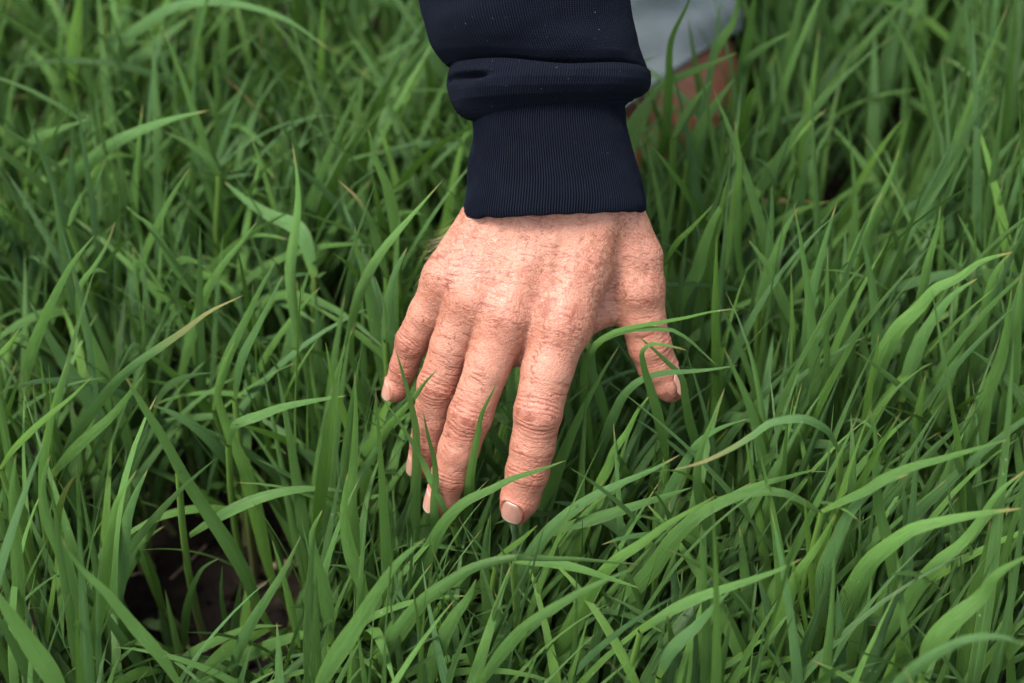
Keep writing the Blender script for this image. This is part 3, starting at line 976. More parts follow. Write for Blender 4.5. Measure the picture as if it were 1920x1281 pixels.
# ------------------------------------------------------------------ what the crop must not grow through
sph_c, sph_r = [], []
def add_seg(a, b, ra, rb, step):
    n = max(2, int(np.linalg.norm(b - a) / step) + 1)
    for t in np.linspace(0, 1, n):
        sph_c.append(h2w(a + (b - a) * t)); sph_r.append((ra + (rb - ra) * t) / 1000)
for k, ch in FP.items():
    for (a, ra), (b, rb) in zip(ch[:-1], ch[1:]):
        add_seg(a, b, ra, rb, 3)
for a, b, ra, rb in PP[:6] + TP + WP:
    add_seg(a, b, ra, rb, 5)
for v in np.arange(-300, 405, 16):
    L_, R_ = (interp(cuff_tab, v, 1), interp(cuff_tab, v, 2)) if v > 212 else (interp(sl_tab[:18], v, 1), interp(sl_tab[:18], v, 2))
    rmm = (R_ - L_) / 2 * K * 1000
    for du in (-.42, 0, .42):
        sph_c.append(h2w(H((L_ + R_) / 2 + du * (R_ - L_) / 2, v, ZC))); sph_r.append(rmm * (.60 if du else .8) / 1000)
SC, SR = np.array(sph_c), np.array(sph_r)
leg_c = np.array([h2w(KNEE + (THI - KNEE) * t) for t in np.linspace(0, 1, 14)] + [h2w(KNEE + (SHIN - KNEE) * t) for t in np.linspace(0, 1, 12)])
leg_r = np.array([.074] * 14 + [.052] * 12)

def ray_dirs(P):
    q = P - CAM
    t = np.linalg.norm(q, axis=1)
    return q / t[:, None], t

def blocked(P, m=.0012):
    """True if any point is inside the person or between the camera and the hand or sleeve"""
    if (np.linalg.norm(P[:, None] - leg_c[None], axis=2) < leg_r[None] + .002).any():
        return True
    d, t = ray_dirs(P)
    rel = SC - CAM
    tc = d @ rel.T
    perp = np.linalg.norm(rel[None] - tc[..., None] * d[:, None], axis=2)
    rr = SR[None] + m
    hit = perp < rr
    back = tc + np.sqrt(np.clip(rr ** 2 - perp ** 2, 0, None))
    return bool((hit & (t[:, None] < back)).any())

def clear_side(P, front):
    """slide points along their sight line until they pass in front of or behind the hand"""
    d, t = ray_dirs(P)
    rel = SC - CAM
    tc = d @ rel.T
    perp = np.linalg.norm(rel[None] - tc[..., None] * d[:, None], axis=2)
    rr = SR[None] + .003
    hit = perp < rr
    half = np.sqrt(np.clip(rr ** 2 - perp ** 2, 0, None))
    if front:
        lim = np.where(hit, tc - half, 1e9).min(1)
        dt = np.minimum(lim - t, 0)
    else:
        lim = np.where(hit, tc + half, -1e9).max(1)
        dt = np.maximum(lim - t, 0)
    n = len(P); k = np.arange(n)
    # spread each push so the blade stays smooth
    s = np.zeros(n)
    for i in range(n):
        wgt = np.clip(1 - np.abs(k - i) / 5.0, 0, 1); wgt = wgt * wgt * (3 - 2 * wgt)
        c = dt[i] * wgt
        s = np.where(np.abs(c) > np.abs(s), c, s)
    return P + d * s[:, None]

# ------------------------------------------------------------------ wheat blades
def blade_arrays(C, Wd, side, across=5, fold=.22):
    """C centre line (n,3); Wd half widths; side unit vectors (n,3)"""
    T = np.gradient(C, axis=0); T /= np.linalg.norm(T, axis=1, keepdims=True) + 1e-12
    S = side - np.einsum('ij,ij->i', side, T)[:, None] * T
    S /= np.linalg.norm(S, axis=1, keepdims=True) + 1e-12
    N = np.cross(S, T)
    N = np.where((N[:, 2:3] < 0), -N, N) if False else N
    x = np.linspace(-1, 1, across)
    kk = np.arange(len(C))
    Wd = Wd * (1 + .015 * np.sin(kk * 1.9 + C[0, 0] * 900) * (across > 3))
    V = C[:, None] + S[:, None] * (x[None, :, None] * Wd[:, None, None]) + N[:, None] * ((np.abs(x) ** 1.4)[None, :, None] * fold * Wd[:, None, None])
    n = len(C)
    uv = np.stack(np.broadcast_arrays((x * .5 + .5)[None, :], np.linspace(0, 1, n)[:, None]), -1).reshape(-1, 2)
    return V.reshape(-1, 3), grid_faces(n, across), uv

def width_prof(t, sheath=.45, peak=.38):
    up = sheath + (1 - sheath) * np.sin(np.clip(t / peak, 0, 1) * math.pi / 2)
    dn = np.clip((1 - t) / (1 - peak), 0, 1) ** .72
    return np.where(t < peak, up, dn)

def blade_mesh(name, C, Wd, side, rnd, hue, dry, across=5, fold=.22, origin=None):
    V, Fc, uv = blade_arrays(C, Wd, side, across, fold)
    if origin is not None: V = V - origin
    n = len(V)
    return mesh(name, V, Fc, M_LEAF, uv=uv, attrs=dict(rnd=np.full(n, rnd), hue=np.full(n, hue), dry=np.full(n, dry)))

def catmull(P, n):
    P = np.asarray(P, float)
    d = np.concatenate([[0], np.cumsum(np.linalg.norm(np.diff(P, axis=0), axis=1))])
    s = np.linspace(0, d[-1], n)
    m = np.gradient(P, d, axis=0)
    i = np.clip(np.searchsorted(d, s, 'right') - 1, 0, len(P) - 2)
    h = (d[i + 1] - d[i])[:, None]; t = ((s - d[i]) / h[:, 0])[:, None]
    out = (2 * t ** 3 - 3 * t ** 2 + 1) * P[i] + (t ** 3 - 2 * t ** 2 + t) * h * m[i] + (-2 * t ** 3 + 3 * t ** 2) * P[i + 1] + (t ** 3 - t ** 2) * h * m[i + 1]
    return out

def rot_about(v, axis, ang):
    c, s = np.cos(ang)[:, None], np.sin(ang)[:, None]
    return v * c + np.cross(axis, v) * s + axis * np.einsum('ij,ij->i', axis, v)[:, None] * (1 - c)

def rand_leaf(b, az, e0, L, bend, W, twist, n=13, curl=0.0):
    t = np.linspace(0, 1, n)
    e = e0 - bend * t ** 1.6
    a = az + curl * t
    d = np.stack([np.cos(a) * np.cos(e), np.sin(a) * np.cos(e), np.sin(e)], -1)
    C = b + np.concatenate([[np.zeros(3)], np.cumsum((d[1:] + d[:-1]) / 2 * (L / (n - 1)), axis=0)])
    side = np.stack([-np.sin(a), np.cos(a), np.zeros(n)], -1)
    side = rot_about(side, d, twist * t)
    return C, W * width_prof(t), side

def stem_mesh(p0, p1, r0, r1, origin):
    t = np.linspace(0, 1, 5)[:, None]
    mid = (p1 - p0) * t + p0
    mid[:, :2] += (np.sin(t * math.pi) * .004 * np.array([[rng.normal(), rng.normal()]]))
    v, f = tube(mid - origin, np.linspace(r0, r1, 5), 6)
    return mesh('stem', v, f, M_STEM)

GROUP = 'wheat plants growing in the field'
n_plants = 0
def new_plant(base, label):
    global n_plants
    n_plants += 1
    e = empty('wheat_plant', tuple(base))
    e['label'] = label
    e['category'] = 'wheat plant'
    e['group'] = GROUP
    return e

def gz_at(x, y):
    return float(soil_height(np.array([x]), np.array([y]))[0])

# traced from the photograph, root end first: (photo width px, hue, tip height or None, side of the hand, points, label)
HERO = []
def hero(wd, pts, label, ht=.195, hb=None, front=None, hue=None, dry=0, roll=0.0, twist=0.0):
    HERO.append(dict(w=wd, pts=pts, label=label, ht=ht, hb=hb, front=front, hue=hue, dry=dry, roll=roll, twist=twist))
hero(34, [(515,1105),(500,1050),(480,960),(455,870),(425,800),(408,730),(420,685),(440,640)], 'wheat plant, broad leaf rising from a pale collar at right rim of the bare soil', ht=.17, hb=.045, hue=.8)
hero(38, [(500,1165),(485,1140),(465,1085),(430,1020),(390,960),(350,900),(300,810),(235,705)], 'wheat plant, one long tapering leaf slanting up left across the bare soil patch', ht=.205, hb=.055, hue=.55, twist=.5)
hero(27, [(435,1290),(442,1235),(470,1170),(505,1115),(535,1065),(565,1003)], 'wheat plant, a narrow dark spotted leaf beside the bare soil at the bottom', ht=.15, hb=.05, dry=.6)
hero(18, [(562,1215),(545,1140),(528,1070),(510,1012)], 'wheat plant, a short upright leaf just right of the spotted leaf', ht=.13, hue=.7)
hero(44, [(604,1010),(603,960),(599,860),(590,780),(575,680),(560,620),(550,560),(545,500),(552,440),(558,380),(556,330),(547,263)], 'wheat plant, tallest leaf left of the hand, wide below and ending in a thin tip', ht=.215, hb=.045, twist=1.3)
hero(38, [(722,950),(712,860),(695,790),(672,710),(659,640),(668,574),(690,515),(710,480),(775,400),(831,337)], 'wheat plant, ribbed leaf twists right towards the sleeve, left of the little finger', ht=.21, hb=.05, twist=1.2)
hero(26, [(742,470),(736,394),(725,348),(705,300),(690,240)], 'wheat plant, a straight soft focus leaf left of the cuff', ht=.2)
hero(17, [(726,520),(712,484),(698,427),(673,376),(633,337)], 'wheat plant, a dry yellow tip pointing up left, left of the cuff', ht=.2, dry=1)
hero(30, [(722,740),(712,660),(698,581),(684,513),(668,463),(666,420)], 'wheat plant, a grey-green leaf behind the ribbed twisting leaf', ht=.19, front=False)
hero(35, [(735,745),(731,664),(728,600),(731,552),(743,506),(764,463)], 'wheat plant, a broad flat leaf standing against the little finger', ht=.19, front=False)
hero(9, [(724,640),(720,574),(703,518)], 'wheat plant, a thin spike beside the broad leaf at the little finger', ht=.18)
hero(26, [(335,720),(365,610),(398,526),(422,491),(454,452),(483,414)], 'wheat plant, a leaf slanting up right, far left of the wrist', ht=.19)
hero(23, [(400,770),(429,664),(461,599),(490,538),(520,484)], 'wheat plant, the left one of two parallel slanting leaves left of the hand', ht=.195)
hero(20, [(440,750),(454,671),(483,613),(508,563),(531,515)], 'wheat plant, the right one of two parallel slanting leaves left of the hand', ht=.195)
hero(28, [(110,900),(136,826),(158,791),(187,755),(215,720),(251,687),(305,648),(341,623),(388,587),(458,553)], 'wheat plant, long S-shaped leaf reaching up right to a dry tip, left of the hand', ht=.22, hb=.10, twist=.8, dry=.8)
hero(27, [(90,900),(144,838),(172,813),(205,784),(241,741),(273,698)], 'wheat plant, a leaf crossing another into an X at the left', ht=.19, hb=.11, hue=.6)
hero(18, [(335,880),(318,850),(300,815),(265,760),(235,706)], 'wheat plant, the thin leaf of the X at the left, leaning up left', ht=.20)
hero(26, [(45,750),(54,680),(68,633),(86,590),(108,544),(136,493),(178,440)], 'wheat plant, a curved leaf sweeping up right at the left edge, level with the knuckles', ht=.2)
hero(13, [(145,610),(154,529),(176,500),(201,457),(217,414)], 'wheat plant, a narrow pale tipped leaf at upper left of the long S-shaped leaf', ht=.19, dry=.7)
hero(20, [(75,940),(82,860),(90,813),(100,766),(111,723),(126,676)], 'wheat plant, an upright yellow tipped leaf at the left edge', ht=.21, dry=.3, hue=.7)
hero(16, [(0,880),(18,852),(54,813),(90,780),(133,745),(174,705)], 'wheat plant, a pale thin leaf leaning right at the left edge', ht=.215, hue=.9)
hero(12, [(-10,670),(0,662),(21,640),(39,612)], 'wheat plant, a short bright spike at the left edge', ht=.2, hue=.9)
hero(38, [(252,905),(230,813),(205,741),(187,680),(161,615),(147,551),(136,512)], 'wheat plant, a broad dark leaf behind the long S-shaped leaf', ht=.17)
hero(34, [(215,850),(190,790),(160,740),(120,680),(85,620),(55,565)], 'wheat plant, a wide leaf leaning left behind the crossed leaves', ht=.16)
hero(19, [(358,545),(334,511),(312,472),(287,428),(251,400),(235,385)], 'wheat plant, a soft focus leaf arching left above the long S-shaped leaf', ht=.18)
hero(24, [(784,1055),(780,990),(779,930),(781,860),(779,800),(766,740),(755,700),(742,655)], 'wheat plant, leaf stands in front of the ring fingernail', ht=.2, hb=.07, front=True)
hero(15, [(850,985),(819,925),(809,904),(793,867),(766,819),(740,779),(712,741)], 'wheat plant, thin leaf slants up left past the ring fingertip', ht=.185, hb=.11, front=True)
hero(20, [(668,875),(698,842),(727,801),(758,766),(777,745),(798,716),(821,692)], 'wheat plant, leaf lies across the ring finger and points up right', ht=.2, hb=.10, front=True, hue=.7)
hero(20, [(815,1070),(817,1000),(814,939),(817,899),(814,862),(803,819),(793,771)], 'wheat plant, leaf stands in front of the middle fingertip', ht=.19, hb=.07, front=True)
hero(22, [(875,1030),(878,939),(881,899),(886,867),(896,814),(904,774),(920,742),(932,716)], 'wheat plant, narrow leaf climbs the right side of the middle finger', ht=.2, hb=.08, front=True, hue=.7)
hero(34, [(745,1200),(767,1139),(786,1090),(799,1050),(816,1008),(839,972),(875,939),(918,919),(957,899),(1016,880),(1062,863)], 'wheat plant, long leaf bends right across the tip of the index finger', ht=.175, hb=.055, front=True, hue=.4)
hero(34, [(920,1205),(954,1133),(970,1090),(990,1050),(1013,1014),(1039,985),(1069,959),(1115,929),(1171,903),(1220,883),(1276,852)], 'wheat plant, a long leaf arching up right below the thumb', ht=.18, hb=.05)
hero(31, [(700,1235),(760,1162),(799,1123),(836,1097),(885,1067),(924,1054),(964,1047),(1023,1049),(1072,1049),(1138,1054),(1204,1059)], 'wheat plant, a long leaf lying almost level below the index fingernail', ht=.15, hb=.09, twist=-.4, roll=.5)
hero(22, [(960,1052),(1039,1056),(1089,1067),(1138,1083),(1200,1103)], 'wheat plant, a thin leaf drooping right under the level leaf', ht=.14, hb=.14)
hero(30, [(890,1300),(908,1271),(957,1205),(990,1172),(1039,1139),(1089,1110),(1138,1087),(1190,1065)], 'wheat plant, a leaf reaching right from the bottom edge below the index finger', ht=.2, hb=.10)
hero(36, [(1020,1295),(1046,1221),(1066,1182),(1095,1129),(1121,1087),(1154,1051),(1204,1018),(1253,982),(1300,955),(1345,928)], 'wheat plant, a light green leaf rising right to a point, bottom centre right', ht=.19, hb=.06, hue=.75)
hero(38, [(1090,1260),(1121,1205),(1154,1149),(1184,1110),(1220,1070),(1260,1013),(1307,968),(1350,943),(1404,924),(1458,922),(1505,940),(1537,962),(1575,1005)], 'wheat plant, one long arched leaf bowing over to the right in the lower right half', ht=.14, hb=.05)
hero(19, [(1115,880),(1104,810),(1096,747),(1095,700),(1101,669),(1123,641),(1154,622),(1195,612),(1239,604),(1285,596),(1332,585),(1381,579)], 'wheat plant, leaf bends right over the thumb joint to a tip beyond it', ht=.225, hb=.10, front=True, hue=.6)
hero(22, [(1160,872),(1151,825),(1135,779),(1123,735),(1110,691),(1114,650),(1145,628),(1176,619),(1223,616),(1257,618),(1289,635),(1320,663),(1345,686)], 'wheat plant, leaf loops over the thumb and droops right behind it', ht=.19, hb=.10, front=True)
hero(24, [(1251,870),(1247,840),(1242,816),(1232,772),(1220,729),(1207,685),(1206,656),(1220,645),(1251,648),(1289,657)], 'wheat plant, leaf makes a sharp hook in front of the thumb', ht=.215, hb=.13, front=True, hue=.5)
hero(24, [(1120,905),(1123,857),(1136,816),(1154,772),(1170,741),(1201,713),(1239,700),(1285,697),(1332,693),(1385,685)], 'wheat plant, leaf bends level across the lower thumb', ht=.21, hb=.10, front=True)
hero(22, [(1310,900),(1304,832),(1292,785),(1285,747),(1276,704),(1251,679),(1220,650),(1192,627)], 'wheat plant, leaf covers the side of the thumbnail', ht=.21, hb=.10, front=True)
hero(22, [(1105,965),(1126,903),(1139,879),(1154,841),(1176,810),(1195,772),(1221,738)], 'wheat plant, a leaf pointing up right between index finger and thumb', ht=.18, front=True)
hero(36, [(1490,1125),(1478,1065),(1476,1000),(1461,950),(1440,892),(1423,829),(1413,785),(1395,735),(1376,694),(1357,651)], 'wheat plant, a long leaf leaning left, right of the thumbnail', ht=.22, hb=.07, twist=.6)
hero(30, [(1348,945),(1346,904),(1346,825),(1345,732),(1343,654),(1341,584),(1342,521),(1344,437)], 'wheat plant, a bright upright leaf right of the thumb ending in a needle tip', ht=.215, hb=.05, hue=.85)
hero(38, [(1404,1290),(1379,1209),(1357,1144),(1350,1079),(1336,1018),(1314,946),(1307,885),(1316,835),(1335,791),(1354,743)], 'wheat plant, a long pale streaked leaf from the bottom edge to below the thumb', ht=.215, hb=.02, twist=.9)
hero(23, [(1235,990),(1251,929),(1270,891),(1289,860),(1310,829),(1348,804),(1403,785)], 'wheat plant, a leaf curving right, just below the thumbnail', ht=.17)
hero(27, [(1575,845),(1545,800),(1500,783),(1475,785),(1442,793),(1410,816),(1364,844),(1317,866),(1259,882)], 'wheat plant, a twisted leaf running left to a dry point below the thumb', ht=.20, hb=.17, dry=.8, roll=.6)
hero(27, [(1036,1003),(1056,991),(1108,975),(1171,955),(1220,939),(1298,914)], 'wheat plant, a nearly level leaf right of the index fingertip', ht=.15, hb=.12)
hero(23, [(1540,960),(1580,940),(1620,922),(1656,899),(1703,878),(1764,861),(1829,842),(1891,824)], 'wheat plant, a thin leaf pointing right near the right edge', ht=.21, hb=.17)
hero(38, [(1542,1178),(1541,1126),(1548,1065),(1569,1014),(1595,960),(1638,917),(1706,888)], 'wheat plant, a broad leaf bending right, at lower right', ht=.185)
hero(52, [(1551,1290),(1566,1209),(1584,1144),(1609,1090),(1638,1047),(1674,1018),(1710,993),(1764,978),(1836,964),(1918,953)], 'wheat plant, the widest leaf of the lower right, bending over to the right edge', ht=.20, hb=.06, hue=.5)
hero(46, [(1728,1260),(1746,1209),(1793,1158),(1836,1122),(1872,1075),(1930,1040)], 'wheat plant, a wide leaf leaning right out of the bottom right corner', ht=.2, hue=.6)
hero(32, [(1650,1320),(1692,1277),(1728,1245),(1775,1216),(1818,1198),(1872,1194),(1930,1212)], 'wheat plant, a leaf arching over right along the bottom right corner', ht=.22, hb=.17, roll=.3)
hero(32, [(1725,1225),(1692,1144),(1681,1093),(1667,1022),(1649,957),(1643,892),(1641,810),(1630,760)], 'wheat plant, an upright leaf crossing the arched blades at right', ht=.22)
hero(25, [(1530,1225),(1530,1144),(1523,1072),(1515,1000),(1508,932)], 'wheat plant, a bright narrow upright leaf in the lower right', ht=.17, hue=.9)
hero(36, [(1445,1290),(1454,1216),(1472,1144),(1494,1079),(1530,1029),(1566,964)], 'wheat plant, a leaf slanting up right from the bottom edge at lower right', ht=.18)
hero(27, [(1228,1085),(1260,1022),(1282,993),(1325,957),(1368,935),(1422,910),(1476,895),(1533,879)], 'wheat plant, a leaf arching right just above the long arched leaf', ht=.17)
hero(25, [(1200,1185),(1260,1144),(1314,1119),(1368,1101),(1422,1083),(1469,1065),(1505,1047)], 'wheat plant, a flat leaf rising gently right at lower centre right', ht=.19, hb=.13)
hero(30, [(1235,1270),(1260,1219),(1307,1173),(1343,1133),(1372,1104)], 'wheat plant, a short leaf leaning right near the bottom edge', ht=.17)
hero(38, [(1652,855),(1665,785),(1687,717),(1702,650),(1721,590),(1732,537),(1743,481),(1758,429),(1764,380)], 'wheat plant, a tall leaf and a lance shaped tip against the dark gap at right', ht=.215, twist=1.0)
hero(38, [(1625,795),(1639,728),(1657,665),(1687,612),(1725,575),(1755,541),(1796,522),(1837,492),(1901,472)], 'wheat plant, a broad leaf bending over right at the top of the dense clump', ht=.2)
hero(34, [(1690,755),(1710,680),(1732,627),(1762,582),(1792,549),(1833,522)], 'wheat plant, a broad leaf second from the top of the dense clump', ht=.19)
hero(42, [(1745,870),(1755,785),(1773,717),(1800,653),(1833,590)], 'wheat plant, a very broad leaf in the middle of the dense clump', ht=.17)
hero(36, [(1818,880),(1830,811),(1852,736),(1875,680),(1890,605),(1897,541)], 'wheat plant, a leaf edged in yellow in the dense clump at the right edge', ht=.2, hue=.6)
hero(34, [(1872,860),(1886,773),(1901,698),(1908,605),(1916,511)], 'wheat plant, an upright leaf touching the right edge', ht=.2)
hero(28, [(1818,745),(1833,661),(1845,590),(1856,537),(1875,496),(1900,470)], 'wheat plant, a curved leaf behind the yellow edged one at right', ht=.19)
hero(21, [(1614,880),(1624,792),(1631,725),(1642,672),(1648,624)], 'wheat plant, a bright spear shaped leaf at the left of the dense clump', ht=.18, hue=.95)
hero(25, [(1714,890),(1717,830),(1725,755),(1736,702)], 'wheat plant, a short bright leaf in front of the dense clump', ht=.16, hue=.8)
hero(21, [(1540,830),(1547,736),(1551,680),(1549,612),(1551,549),(1552,470)], 'wheat plant, a needle tipped leaf between thumb and the dense clump', ht=.21, hue=.6, twist=.6)
hero(34, [(1498,870),(1502,777),(1511,717),(1515,642),(1519,567),(1534,504),(1552,436),(1569,380)], 'wheat plant, a tall pale leaf between thumb and the dense clump', ht=.215)
hero(40, [(1583,800),(1592,717),(1590,653),(1579,575),(1567,504)], 'wheat plant, a broad grooved leaf right of the tall pale one', ht=.17)
hero(28, [(1655,640),(1646,549),(1635,504),(1632,430),(1650,374),(1669,331),(1687,277)], 'wheat plant, a leaf bent in a soft zigzag before the dark gap at upper right', ht=.2, twist=.7)
hero(32, [(1458,690),(1440,624),(1422,580),(1403,543),(1390,505),(1384,434),(1383,365),(1386,302),(1376,220)], 'wheat plant, a tall leaf leaning left, right of the wrist', ht=.215, twist=1.0)
hero(30, [(1275,585),(1284,552),(1306,512),(1319,465),(1337,415),(1375,352)], 'wheat plant, a dull green leaf slanting up right beside the wrist', ht=.2)
hero(13, [(1245,495),(1269,455),(1300,424),(1337,384)], 'wheat plant, a thin yellowish leaf beside the cuff', ht=.2, hue=1.0, dry=.5)
hero(24, [(1420,580),(1437,521),(1456,471),(1472,430),(1497,388)], 'wheat plant, a slim curved leaf between wrist and dark gap', ht=.19)
hero(25, [(1494,620),(1475,580),(1459,543),(1437,496),(1403,449)], 'wheat plant, a leaf leaning left between wrist and dark gap', ht=.18)
hero(15, [(1437,500),(1447,412),(1447,349)], 'wheat plant, a straight thin leaf above right of the wrist', ht=.19)
hero(48, [(130,1330),(95,1265),(50,1200),(0,1127),(-40,1080)], 'wheat plant, a wide leaf cutting the bottom left corner', ht=.19, hb=.12)
hero(30, [(340,1290),(300,1230),(250,1173),(200,1113),(147,1060),(115,1010)], 'wheat plant, a long leaf running down right towards the bottom left soil', ht=.2, hb=.12)
hero(36, [(212,1165),(223,1093),(230,1040),(237,980),(253,930),(277,880)], 'wheat plant, a dark upright leaf at the left rim of the bare soil', ht=.16, hue=.1)
hero(36, [(165,1270),(180,1180),(190,1130),(200,1063),(207,997),(217,947),(257,880)], 'wheat plant, a bright folded leaf left of the bare soil', ht=.2, hue=.7, twist=.8)
hero(42, [(178,1275),(150,1180),(133,1113),(117,1040),(90,980),(80,905),(95,850)], 'wheat plant, a wide leaf leaning left in the bottom left clump', ht=.205)
hero(30, [(40,1180),(35,1100),(28,1000),(22,930),(30,850)], 'wheat plant, an upright leaf close to the left edge near the bottom', ht=.2)
hero(22, [(325,1250),(367,1220),(417,1197),(467,1177),(530,1173)], 'wheat plant, a leaf lying flat across the bottom of the bare soil', ht=.075, hb=.045)
hero(20, [(345,1215),(353,1130),(367,1087),(383,1063),(412,1046)], 'wheat plant, a small curved leaf standing alone on the bare soil', ht=.09, hb=.02)
hero(14, [(430,1235),(422,1163),(415,1113),(417,1060)], 'wheat plant, a slim upright leaf alone on the bare soil', ht=.085, hb=.015)
hero(17, [(305,1145),(283,1063),(260,1007)], 'wheat plant, a short bright leaf above the weed seedling', ht=.09, hb=.04, hue=.9)
hero(42, [(590,1320),(605,1275),(630,1230),(670,1170),(710,1105),(750,1050),(800,1008)], 'wheat plant, a wide leaf rising right from the bottom edge below the ring finger', ht=.19, hue=.5)
hero(44, [(640,1310),(700,1240),(750,1185),(800,1125),(850,1085)], 'wheat plant, a wide low leaf leaning right at the bottom, left of centre', ht=.13, hb=.06)
hero(30, [(620,1210),(615,1150),(605,1090),(590,1040),(585,1000),(605,955)], 'wheat plant, a bowed leaf right of the bare soil patch', ht=.15)
hero(32, [(690,1135),(675,1090),(655,1030),(645,965),(652,885)], 'wheat plant, a curved leaf left of the fingertips', ht=.17)
hero(22, [(668,1070),(667,1000),(660,940),(665,850),(667,765),(665,695)], 'wheat plant, a thin upright leaf between bare soil and ring finger', ht=.195, hue=.6)
hero(17, [(665,850),(645,780),(625,715),(610,640)], 'wheat plant, a narrow yellowish leaf above the bare soil patch', ht=.18, hue=1.0)
hero(23, [(428,835),(445,795),(485,780),(525,765),(585,752),(650,742)], 'wheat plant, a leaf stretched level to the right, left of the little finger', ht=.17, hb=.13)
hero(40, [(800,1290),(826,1205),(852,1156),(878,1120),(893,1085)], 'wheat plant, an upright leaf at the bottom edge below the middle finger', ht=.15)
hero(34, [(1049,1120),(1056,1090),(1072,1044),(1092,998),(1115,945),(1131,899)], 'wheat plant, a dull leaf slanting up right under the index finger gap', ht=.14)
hero(14, [(934,1044),(970,1018),(1008,985)], 'wheat plant, a short bright tip just under the index fingernail', ht=.13, hue=1.0)
hero(30, [(925,1250),(921,1172),(914,1123),(908,1057),(911,1008),(918,968)], 'wheat plant, an upright leaf just below the middle fingertip', ht=.13)
hero(15, [(957,872),(944,851),(928,825),(918,793),(926,771),(947,758),(971,750)], 'wheat plant, leaf curls between middle and index finger', ht=.15, hb=.11, front=False)
hero(28, [(1753,980),(1764,935),(1778,885),(1793,822)], 'wheat plant, a pale grey leaf at right below the dense clump', ht=.17)
hero(36, [(1620,1260),(1656,1198),(1692,1144),(1728,1090),(1764,1050),(1800,1022),(1836,978),(1872,924),(1925,880)], 'wheat plant, a long leaf slanting to the right edge below the dense clump', ht=.2)
hero(46, [(1800,1300),(1811,1234),(1821,1165),(1832,1108),(1850,1036),(1857,975)], 'wheat plant, a wide upright leaf in the bottom right corner', ht=.17, hue=.7)
hero(28, [(175,170),(200,112),(235,72),(275,42),(320,15),(383,3),(467,12),(533,35),(623,97)], 'wheat plant, a long leaf arching over at the top left', ht=.17, hb=.08)
hero(36, [(105,420),(112,395),(133,340),(173,300),(217,267),(267,243),(333,220),(392,207)], 'wheat plant, a long leaf sweeping right across the upper left', ht=.19, hb=.10, twist=.5)
hero(22, [(27,293),(67,260),(117,240),(167,223)], 'wheat plant, a leaf pointing right near the upper left edge', ht=.18, hb=.12)
hero(34, [(135,150),(138,90),(145,30),(152,-30)], 'wheat plant, an upright yellow-green leaf in the upper left corner', ht=.17, hue=1.0)
hero(17, [(412,328),(393,300),(350,267),(307,247)], 'wheat plant, a thin leaf pointing up left below the upper left tangle', ht=.17)
hero(13, [(128,425),(140,393),(157,357)], 'wheat plant, a short slim leaf at the left below the sweeping leaf', ht=.18)
hero(36, [(200,175),(247,123),(300,77),(362,28)], 'wheat plant, a broad dark leaf under the top left arch', ht=.13, hue=.1)
hero(36, [(590,520),(560,430),(500,400),(455,370),(420,340)], 'wheat plant, an arched pale leaf behind the tallest leaf left of the hand', ht=.15, hb=.13)
hero(22, [(1232,330),(1240,280),(1250,233),(1254,160),(1260,71),(1292,0),(1300,-30)], 'wheat plant, tall upright leaf in front of the grey shorts', ht=.24, hb=.10, hue=.7)
hero(26, [(1160,300),(1180,243),(1211,193),(1245,158)], 'wheat plant, pale blurred leaf beside the cuff in front of the knee', ht=.2)
hero(19, [(1215,175),(1260,150),(1312,128),(1383,99)], 'wheat plant, blurred leaf lying level across the bare knee', ht=.2, hb=.15)
hero(17, [(1262,260),(1280,223),(1302,189),(1337,150)], 'wheat plant, slim leaf slanting up right over the lower knee', ht=.19)
hero(27, [(1290,300),(1312,243),(1343,193),(1377,148)], 'wheat plant, broad blurred leaf slanting up right at the right of the knee', ht=.19)
hero(32, [(1350,290),(1363,243),(1383,183),(1398,101),(1414,0),(1420,-40)], 'wheat plant, wide blurred upright leaf along the right side of the knee', ht=.22, hb=.08)
hero(22, [(1380,150),(1402,112),(1444,81),(1483,61)], 'wheat plant, blurred leaf pointing right away from the knee', ht=.2, hb=.14)
hero(20, [(1335,120),(1350,80),(1375,40),(1385,-20)], 'wheat plant, dark leaf over the edge of the grey shorts', ht=.2)


def over_soil(C):
    # blades hanging over the open soil patch have been trodden or grazed away
    u, v = to_px(C)
    m = ((u - 395) / 165) ** 2 + ((v - 1115) / 112) ** 2 < 1
    if m.sum() > 1 and rng.uniform() < .975: return True
    for cu, cv_, a, b in ((1585, 360, 62, 58), (1700, 300, 52, 75), (330, 225, 50, 20), (60, 190, 45, 40), (720, 45, 40, 60), (1770, 60, 40, 40), (250, 100, 18, 25)):
        if (((u - cu) / a) ** 2 + ((v - cv_) / b) ** 2 < 1).sum() > 1 and rng.uniform() < .82: return True
    return False

